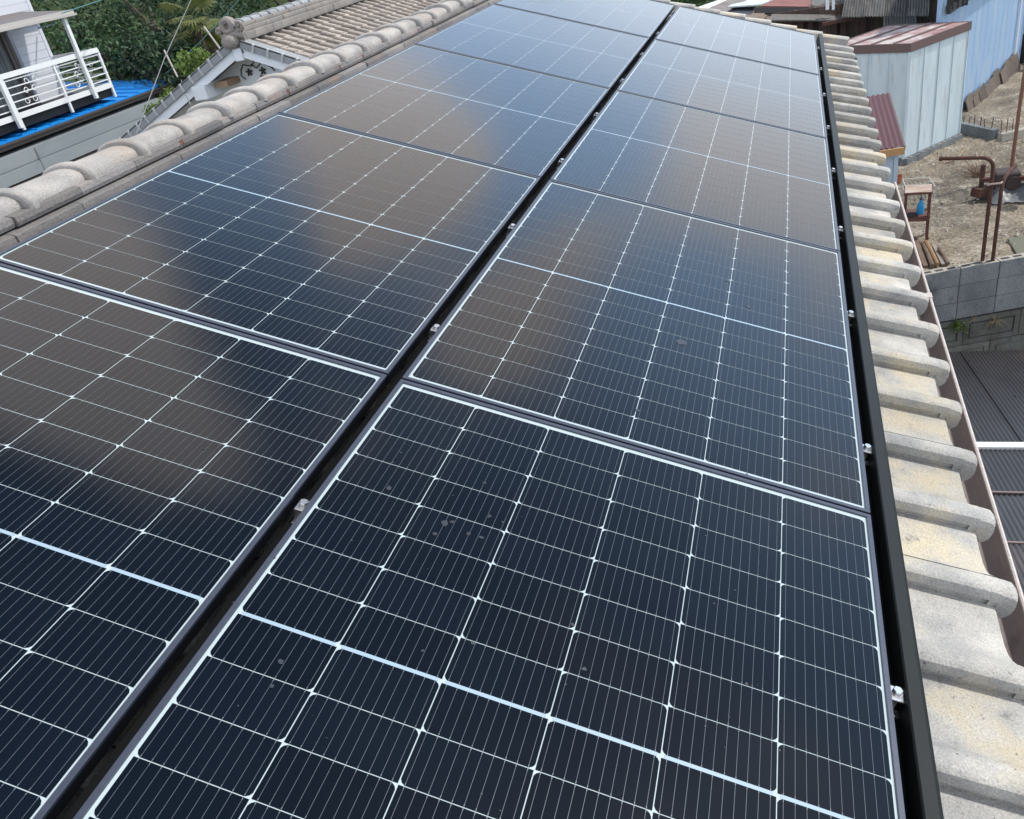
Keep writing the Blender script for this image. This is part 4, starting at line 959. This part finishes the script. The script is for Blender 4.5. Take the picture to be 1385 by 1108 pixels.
mb = MB()
for k in range(9): a = BL(2.2 + .1 * k, .5 + .05 * math.sin(k * 2), -3.0); mb.tube([a, (a[0] + .12 * math.cos(k), a[1] + .1 * math.sin(k * 1.7), -2.95 + .03 * (k % 3)), (a[0] + .2, a[1] + .05, -3.0)], .012, 6)
solo('scrap_pipe_heap', mb, M['rail_white'], 'small heap of white scrap tubing on the ground before the planks', 'scrap')

# ------------------------------------------------------------------ half ruined barn behind the shed
BY = 13.7
barn = thing('old_barn', 'half ruined dark wooden barn with patched roofs behind the white shed', 'barn', (1, BY, -3.05))
M['barnwood'] = mat('dark_barn_boards', (.065, .045, .036), .9, col2=(.095, .065, .05), scale=5, stretch=(2, 1, .3), fine=.3, fine_scale=20, tint=.4)
M['barnpost'] = mat('dark_post_wood', (.05, .035, .03), .9, col2=(.09, .04, .03), scale=3)
M['oldsheet'] = mat('weathered_grey_corrugated', (.15, .15, .145), .9, col2=(.085, .085, .082), scale=3.5, stretch=(5, 1, 1), fine=.3, fine_scale=30, tint=.35, patch=(.22, .215, .20), patch_scale=3, patch_amt=.38)
def B3(px, py, Y=BY): return aty(px, py, Y)
xa, xb = B3(930, 30)[0] - 1, B3(1268, 30)[0]; BZ = B3(1060, 17)[2]
mb = MB(); g = np.random.default_rng(31)
x = xa
while x < xb:
    w = .16; mb.box((x + .003, BY, -3.05), (min(x + w, xb), BY + .03, BZ), 0, float(g.uniform(.1, .9))); x += w
mb.box((xa, BY + .03, -3.05), (xb, BY + .5, BZ - .02), 0, .2)
mb.build('wall_boards', M['barnwood'], barn)
for px in (1083, 1096, 1128, 1140, 1167):
    q = B3(px, 48, BY - .06); mb = MB(); mb.box((q[0] - .04, BY - .09, -3.0), (q[0] + .04, BY - .01, -1.35)); mb.build('post', M['barnpost'], barn)
def sheet(name, pts, m, th=.02, T=.5, corr=None):
    """pts: four world corners of a lying or leaning sheet"""
    p = [np.array(q, float) for q in pts]; nrm = np.cross(p[1] - p[0], p[3] - p[0]); nrm /= np.linalg.norm(nrm)
    if nrm[2] < 0: nrm = -nrm
    mb = MB()
    if corr:
        n = corr * 4; vs = []
        for i in range(n + 1):
            f = i / n; o_ = nrm * .012 * math.cos(i * math.pi / 2); a = p[0] * (1 - f) + p[1] * f + o_; b = p[3] * (1 - f) + p[2] * f + o_; vs += [a, b, a - nrm * .006, b - nrm * .006]
        fs = []
        for i in range(n): fs += [(4 * i, 4 * i + 4, 4 * i + 5, 4 * i + 1), (4 * i + 2, 4 * i + 3, 4 * i + 7, 4 * i + 6), (4 * i, 4 * i + 2, 4 * i + 6, 4 * i + 4), (4 * i + 1, 4 * i + 5, 4 * i + 7, 4 * i + 3)]
        mb.add(vs, fs, 0, T)
    else:
        vs = p + [q - nrm * th for q in p]; mb.add(vs, [(0, 1, 2, 3), (7, 6, 5, 4), (0, 4, 5, 1), (1, 5, 6, 2), (2, 6, 7, 3), (3, 7, 4, 0)], 0, T)
    return mb.build(name, m, barn, smooth=bool(corr), angle=60)
# grey corrugated roof in strips (front edge px y 22)
for k in range(4):
    f0, f1 = k / 4 - .005, (k + 1) / 4 + .006
    L0, L1 = B3(1139 + 116 * f0, 23 - k * .3, 13.05), B3(1139 + 116 * f1, 23 - k * .3, 13.05); dz = .006 * (k % 2); up = np.array([.18, 1.5, .52 + dz])
    L0[2] += dz; L1[2] += dz
    sheet('corrugated_roof', [L0, L1, L1 + up, L0 + up], M['oldsheet'], corr=8, T=[.3, .6, .25, .7][k])
sheet('pale_panel', [B3(1195, 36, BY - .10), B3(1240, 35, BY - .10), B3(1240, 20, BY - .10), B3(1195, 20, BY - .10)], mat('pale_corrugated_panel', (.34, .35, .34), .8, tint=.1), corr=12)
def lay(px0, px1, pyf, pyb, Y0, dY, skew=0, **k):
    a, b = aty(px0, pyf, Y0), aty(px1, pyf, Y0); c_, d_ = aty(px1 + skew, pyb, Y0 + dY), aty(px0 + skew, pyb, Y0 + dY); return [a, b, c_, d_]
sheet('eave_plank', lay(1040, 1141, 27, 19, 13.35, .35, 4), mat('grey_eave_plank', (.13, .125, .115), .9, fine=.3, fine_scale=20), T=.5)
M['redsheet'] = mat('dull_red_roof_sheet', (.17, .045, .035), .7, col2=(.22, .09, .07), scale=3)
sheet('red_roof', [aty(1030, 8, 13.9), aty(1093, 9, 13.9), aty(1112, -8, 15.2), aty(1052, -8, 15.2)], M['redsheet'])
M['patchA'] = mat('greyish_roof_patch', (.16, .14, .135), .8, col2=(.22, .20, .19), scale=4); M['patchB'] = mat('dark_slate_patch', (.045, .055, .075), .4, col2=(.08, .085, .10), scale=5); M['patchC'] = mat('brown_roof_patch', (.15, .11, .085), .7, col2=(.22, .17, .14), scale=4)
for pts, m_, T in (((1034, 1056, 15, 7, 13.78, .35), 'patchA', .4), ((1055, 1076, 15, 6, 13.80, .35), 'patchA', .6), ((1074, 1090, 14, 7, 13.76, .35), 'patchC', .4),
                   ((972, 992, 21, 9, 13.6, .55), 'patchB', .5), ((991, 1014, 21, 8, 13.62, .55), 'patchB', .4), ((1012, 1030, 25, 13, 13.45, .5), 'patchC', .6), ((1028, 1041, 31, 16, 13.40, .5), 'patchC', .4), ((1002, 1030, 29, 20, 13.32, .3), 'patchC', .5)):
    sheet('roof_patch', lay(*pts, skew=8), M[m_], T=T)
sheet('loft_shade_sheet', [aty(1020, 18, 13.75), aty(1100, 18, 13.75), aty(1100, 10, 13.8), aty(1020, 10, 13.8)], M['dark'])  # flat near-black sheet, paints the shade inside the loft opening
sheet('roof_strip', [aty(925, 16, 13.2), aty(942, 18, 13.1), aty(1008, -6, 15.4), aty(990, -6, 15.6)], M['white_paint'])
sheet('roof_strip', [aty(984, 9, 13.9), aty(1028, 6, 13.9), aty(1064, -6, 15.2), aty(1012, -6, 15.2)], mat('pale_mint_sheet', (.50, .58, .57), .6))
sheet('roof_patch', [aty(945, 17, 13.3), aty(972, 22, 13.3), aty(1010, 0, 14.6), aty(990, -3, 14.6)], M['patchA'])
for px, w in ((1119, .05), (1127, .04)):
    mb = MB(); q = aty(px, 8, 13.5); mb.box((q[0] - w / 2, 13.45, q[2] - .05), (q[0] + w / 2, 13.5, q[2] + .13)); mb.build('white_board', M['white_paint'], barn)
mb = MB(); q = aty(1146, 27, 13.1); mb.beam((q[0] - .35, 13.2, q[2] - .03), (q[0] + .5, 13.3, q[2] + .01), .04, .05); mb.build('rafter', M['barnpost'], barn)
sheet('upper_eave', [aty(1098, 8, 14.0), aty(1160, 6, 14.0), aty(1160, -4, 14.6), aty(1098, -2, 14.6)], M['oldsheet'])

# ------------------------------------------------------------------ things in the yard
M['rust'] = mat('rusty_iron', (.050, .020, .015), .8, col2=(.095, .038, .026), scale=14, fine=.3, fine_scale=70, bump=.3)
def arc(a, b, c_, n=8):
    a, b, c_ = map(np.array, (a, b, c_)); return [a * (1 - f) ** 2 + b * 2 * f * (1 - f) + c_ * f * f for f in np.linspace(0, 1, n)]
G0 = -3.02
p0 = np.array([2.725, 7.401 + .06, G0]); tp = -1.92; endp = np.array([2.288, 7.576, tp])
d = (endp - np.array([p0[0], p0[1], tp])); dn = d / np.linalg.norm(d)
mb = MB(); mb.tube([p0, (p0[0], p0[1], tp - .13)] + arc((p0[0], p0[1], tp - .12), (p0[0], p0[1], tp), np.array([p0[0], p0[1], tp]) + dn * .12)[1:] + [endp], .019, 10)
mb.tube([endp, endp + dn * .03], .024, 10)
solo('bent_pipe', mb, M['rust'], 'taller rusty bent pipe whose arm points left over the yard', 'pipe', 'rusty bent pipes behind the block wall', smooth=True)
p1 = np.array([2.816, 7.387 + .06, G0]); tp = -2.14; e1 = np.array([2.976, 7.737, tp + .03])
mb = MB(); mb.tube([p1, (p1[0], p1[1], tp - .16)] + arc((p1[0], p1[1], tp - .15), (p1[0], p1[1] + .02, tp), (p1[0] + .09, p1[1] + .19, tp + .01))[1:] + [e1], .018, 10)
solo('bent_pipe', mb, M['rust'], 'shorter rusty bent pipe curving away to the right', 'pipe', 'rusty bent pipes behind the block wall', smooth=True)
mb = MB(); q = np.array(aty(1337, 249, 7.45)); mb.tube([q + [-.02, -.03, 0], q + [.02, -.045, .012], q + [.10, -.03, .008], q + [.12, .02, 0]], .010, 6)
solo('tie_rag', mb, mat('pale_rag', (.36, .29, .25), .9), 'pale rag tied round the two rusty bent pipes', 'rag', smooth=True)
mb = MB(); A_ = np.array([3.462, 10.10, -3.05]); mb.tube([A_, A_ + [.01, .03, .9], A_ + [.05, .12, 1.75]], .022, 8); mb.tube([A_ + [.02, .05, 1.10], A_ + [.25, .05, 1.5]], .016, 6)
solo('rusty_pole', mb, mat('brown_rusty_pole', (.17, .085, .055), .85, fine=.3), 'tall rusty brown pole standing at the right of the yard', 'pole', smooth=True)
# small stool stand
st = thing('wooden_stand', 'small red brown stand with pale top and lower shelf by the eave', 'stand', (2.17, 8.35, G0))
M['redwood'] = mat('red_brown_wood', (.085, .030, .024), .7, col2=(.12, .05, .04), scale=8, fine=.2)
M['topwood'] = mat('bleached_wood_top', (.36, .27, .21), .8, col2=(.46, .40, .35), scale=7, stretch=(1, 4, 1), patch=(.24, .13, .09), patch_scale=6, patch_amt=.4)
ux = np.array([.985, -.10, 0]); uy = np.array([.12, .99, 0]); o_ = np.array([2.035, 8.20, 0])
def S3(a, b, z): q = o_ + ux * a + uy * b; return (q[0], q[1], z)
zs = -2.46; Ws, Ds = .27, .25
mb = MB(); mb.box((-.01, -.01, zs - .022), (Ws + .01, Ds + .01, zs - .002), 0, xf=S3); mb.box((0, 0, zs - .002), (Ws, Ds, zs + .003), 1, xf=S3); mb.build('top', [M['redwood'], M['topwood']], st)
for a, b in ((0, 0), (Ws - .03, 0), (0, Ds - .03), (Ws - .03, Ds - .03)):
    mb = MB(); mb.box((a, b, G0 - .02), (a + .03, b + .03, zs - .022), xf=S3); mb.build('leg', M['redwood'], st)
mb = MB(); mb.box((.0, -.004, zs - .30), (Ws, Ds, zs - .275), xf=S3); mb.box((.0, -.006, zs - .33), (Ws, .012, zs - .272), xf=S3); mb.build('shelf', M['redwood'], st)
mb = MB(); q = S3(.17, .10, zs - .275); K = .8
mb.lathe([(.001, 0), (.046 * K, 0), (.048 * K, .01), (.048 * K, .10 * K), (.044 * K, .13 * K), (.024 * K, .165 * K), (.016 * K, .185 * K), (.016 * K, .195 * K), (.001, .196 * K)], *q, 18)
bt_ = thing('squeeze_bottle', 'bright blue plastic bottle on the shelf of the red brown stand', 'bottle', q)
mb.build('body', mat('blue_plastic_bottle', (.02, .30, .62), .35), bt_, smooth=True)
mb = MB(); mb.lathe([(.017 * K, .196 * K), (.017 * K, .215 * K), (.006, .22 * K), (.004, .26 * K), (.001, .262 * K)], *q, 12); mb.build('cap', mat('dark_blue_cap', (.04, .10, .14), .4), bt_, smooth=True)
q = S3(.09, .03, zs - .274); mb = MB(); mb.lathe([(.001, 0), (.05, 0), (.058, .012), (.054, .012), (.047, .004), (.001, .004)], *q, 20)
solo('round_dish', mb, M['dark'], 'dark round dish on the shelf beside the blue bottle', 'dish', smooth=True)
mb = MB(); tr = [np.array(atz(*p, -2.84)) for p in ((1221, 243), (1256, 240), (1265, 252), (1225, 254))]
for i in range(4): mb.tube([tr[i], tr[(i + 1) % 4]], .007, 6); mb.tube([tr[i] - [0, 0, .08], tr[(i + 1) % 4] - [0, 0, .08]], .005, 6); mb.tube([tr[i], tr[i] - [0, 0, .17]], .006, 5)
for k in range(1, 6): f = k / 6; mb.tube([tr[0] * (1 - f) + tr[1] * f - [0, 0, .04], tr[3] * (1 - f) + tr[2] * f - [0, 0, .04]], .003, 4)
solo('wire_rack', mb, mat('pale_wire', (.45, .44, .40), .6), 'pale wire rack frame on the ground behind the stand', 'rack')
# firewood and planks at the foot of the stand
M['wood'] = mat('yellowish_wood', (.30, .18, .09), .85, col2=(.20, .115, .06), scale=9, stretch=(3, .6, 3), fine=.25, tint=.35)
M['wood2'] = mat('grey_brown_wood', (.17, .12, .085), .9, col2=(.10, .07, .05), scale=9, stretch=(3, .6, 3), fine=.25, tint=.35)
pls = [(1228, 316, 1245, 358, .05, .03, 'wood', 'leftmost yellowish plank lying beside the block wall under the stand'),
       (1237, 322, 1252, 361, .045, .03, 'wood2', 'brown plank second from the gutter under the stand'),
       (1248, 330, 1261, 360, .05, .05, 'wood2', 'round brown log between the planks by the wall'),
       (1252, 327, 1268, 358, .045, .045, 'wood', 'orange brown split log lying right of the round log'),
       (1263, 332, 1276, 358, .04, .02, 'oldw', 'pale grey plank leaning at the right of the logs'),
       (1270, 336, 1282, 357, .04, .04, 'wood2', 'rightmost short brown log of the firewood')]
M['oldw'] = mat('pale_grey_wood', (.26, .235, .21), .9, fine=.3)
for k, (ax, ay, bx, by, w, h, m_, lab) in enumerate(pls):
    a = np.array(atz(ax, ay, G0 + h / 2 + .02 * (k % 2))); b = np.array(atz(bx, by, G0 + h / 2)); mb = MB()
    if k in (2, 3, 5): mb.tube([a, (a + b) / 2 + [.006, 0, .004], b], [w * .5, w * .46, w * .5], 9)
    else: mb.beam(a, b, w, h)
    solo('log' if k in (2, 3, 5) else 'plank', mb, M[m_], lab, 'log' if k in (2, 3, 5) else 'plank', 'wood pieces by the block wall')
# concrete edging with rods
ed = thing('concrete_edging', 'low concrete edging with rusty rods standing in it right of the shed', 'kerb', (3.4, 12.3, -3.05))
e0, e1, e2, e3 = atz(1297, 176, -3.0), atz(1346, 187, -3.0), atz(1352, 189, -3.0), atz(1392, 180, -3.0)
mb = MB(); mb.beam(e0 + [0, 0, .045], e1 + [0, 0, .045], .10, .15, 0, .4); mb.build('kerb_block', M['block'], ed)
mb = MB(); mb.beam(e2 + [0, 0, .03], e3 + [0, 0, .03], .10, .11, 0, .7); mb.build('kerb_block', M['blocktop'], ed)
g = np.random.default_rng(12)
for k in range(9):
    f = .12 + k * .15; q = (e0 * (1 - f) + e1 * f) if f < 1 else (e2 + (e3 - e2) * (f - 1) * 1.3); mb = MB(); mb.tube([q + [.0, .02, 0], q + [g.normal(0, .012), .02 + g.normal(0, .012), .20 + g.uniform(0, .08)]], .006, 5); mb.build('rod', M['rust'], ed)
# machine parts under a plastic sheet at the right edge
jk = thing('rusty_machine', 'rusty cultivator frame half covered by grey plastic sheet at right', 'machine', (3.35, 9.3, G0))
c0 = np.array([3.24, 9.35, G0])
mb = MB(); mb.tube([c0 + [-.22, .1, 0], c0 + [-.22, .1, .40]], .028, 8); mb.tube([c0 + [.30, .0, .0], c0 + [.30, 0, .34]], .026, 8); mb.beam(c0 + [-.24, .08, .22], c0 + [.32, .02, .22], .06, .05); mb.beam(c0 + [-.30, -.02, .10], c0 + [-.05, .2, .06], .12, .10); mb.build('frame', M['rust'], jk, smooth=True, angle=40)
mb = MB(); mb.box(tuple(c0 + [-.10, .02, .05]), tuple(c0 + [.18, .25, .30]), bev=.02); mb.lathe([(.001, -.05), (.08, -.05), (.09, 0), (.08, .05), (.001, .05)], 0, 0, 0, 20, xf=lambda x, y, z: tuple(c0 + [.10 + x, .05 + z, .17 + y])); mb.build('engine', mat('dark_engine', (.045, .03, .028), .7), jk)
mb = MB(); mb.tube([c0 + [.28, -.04, .26], c0 + [.48, -.06, .06]], [.085, .10], 14); mb.build('orange_drum', mat('orange_brown_drum', (.36, .11, .05), .7), jk, smooth=True, angle=50)
mb = MB(); g = np.random.default_rng(2); nx, ny = 14, 10; vs = []
for j in range(ny):
    for i in range(nx): a, b = i / (nx - 1), j / (ny - 1); vs.append(tuple(c0 + [-.14 + .44 * a, -.22 + .26 * b, .02 + .17 * b * math.sin(a * 3.0) ** .5 * (.7 + .3 * math.sin(a * 9)) + g.normal(0, .006)]))
mb.add(vs, [(j * nx + i, j * nx + i + 1, (j + 1) * nx + i + 1, (j + 1) * nx + i) for j in range(ny - 1) for i in range(nx - 1)]); solo('plastic_sheet', mb, mat('grey_plastic_sheet', (.13, .14, .145), .4, spec=.4), 'crumpled grey plastic sheet at the foot of the rusty machine', 'sheet', smooth=True, angle=180)
mb = MB(); q = np.array(atz(1386, 238, -2.7)); mb.lathe([(.001, 0), (.06, 0), (.08, .09), (.085, .09), (.07, .0), (.001, .02)], q[0] + .07, q[1], q[2], 16); solo('green_tub', mb, mat('sea_green_plastic', (.06, .32, .22), .5), 'sea green plastic tub on the rusty machine at the right edge', 'tub', smooth=True)
mb = MB(); q = [atz(*p, G0 + .01) for p in ((1363, 322), (1377, 346), (1400, 345), (1392, 318))]; mb.add(q + [x - np.array([0, 0, .03]) for x in q], [(0, 3, 2, 1), (0, 1, 5, 4), (1, 2, 6, 5), (2, 3, 7, 6), (3, 0, 4, 7)])
solo('flat_slab', mb, mat('greenish_slab', (.13, .135, .10), .9, fine=.3), 'flat greenish slab lying on the soil right of the bent pipes', 'slab')
# bare twiggy shrub in the yard
for k, (px, py, lab) in enumerate([(1322, 238, 'dry reddish twiggy shrub in the middle of the yard'), (1283, 222, 'thin bare twigs by the tip of the taller bent pipe')]):
    q = np.array(atz(px, py, G0)); g = np.random.default_rng(50 + k); mb = MB()
    for i in range(70 if k == 0 else 12):
        a = g.uniform(0, 6.3); l = g.uniform(.10, .30); e = q + np.array([math.cos(a) * l, math.sin(a) * l, g.uniform(.05, .28)]); m_ = (q + e) / 2 + g.normal(0, .02, 3); mb.tube([q + g.normal(0, .03, 3) * [1, 1, 0], m_, e], [.0035, .0025, .0015], 4)
    solo('dry_shrub', mb, mat('dry_twig%d' % k, (.20, .13, .09), .9), lab, 'shrub')

# dust and dried drops on the nearest panel
mb = MB(); g = np.random.default_rng(77)
spots_ = [(602, 708, 5), (588, 722, 3), (612, 706, 3), (634, 722, 3), (651, 727, 3), (662, 698, 3), (526, 660, 4), (655, 653, 3), (680, 706, 2), (380, 895, 4), (368, 928, 3), (775, 845, 3), (790, 905, 3), (1010, 925, 2), (640, 870, 3), (572, 880, 2), (862, 555, 3), (922, 463, 7), (1012, 415, 3), (985, 380, 3), (1048, 404, 2)]
for i in range(40): spots_.append((float(g.uniform(250, 1180)), float(g.uniform(560, 1100)), float(g.uniform(.6, 1.6))))
N_ = _W[:, 2]
for (px, py, r) in spots_:
    dd = _ray(px, py); q = CAM + dd * ((.0014 - CAM @ N_) / (dd @ N_)); X_ = _W.T @ q; sz = r * float(dd @ N_ * 0 + ((q - CAM) @ AX[2])) / FOC * 1.1; n = 9; a0 = g.uniform(0, 6)
    mb.add([P(X_[0] + sz * math.cos(a0 + k * 6.283 / n) * g.uniform(.6, 1.3), X_[1] + sz * math.sin(a0 + k * 6.283 / n) * g.uniform(.6, 1.3), .0014) for k in range(n)], [tuple(range(n))], 0, float(g.uniform(0, 1)))
solo('dried_drops', mb, mat('dried_dust', (.016, .021, .030), .4, tint=.5), 'tiny dried dust drops scattered over the panel glass', 'dust', kind='stuff')
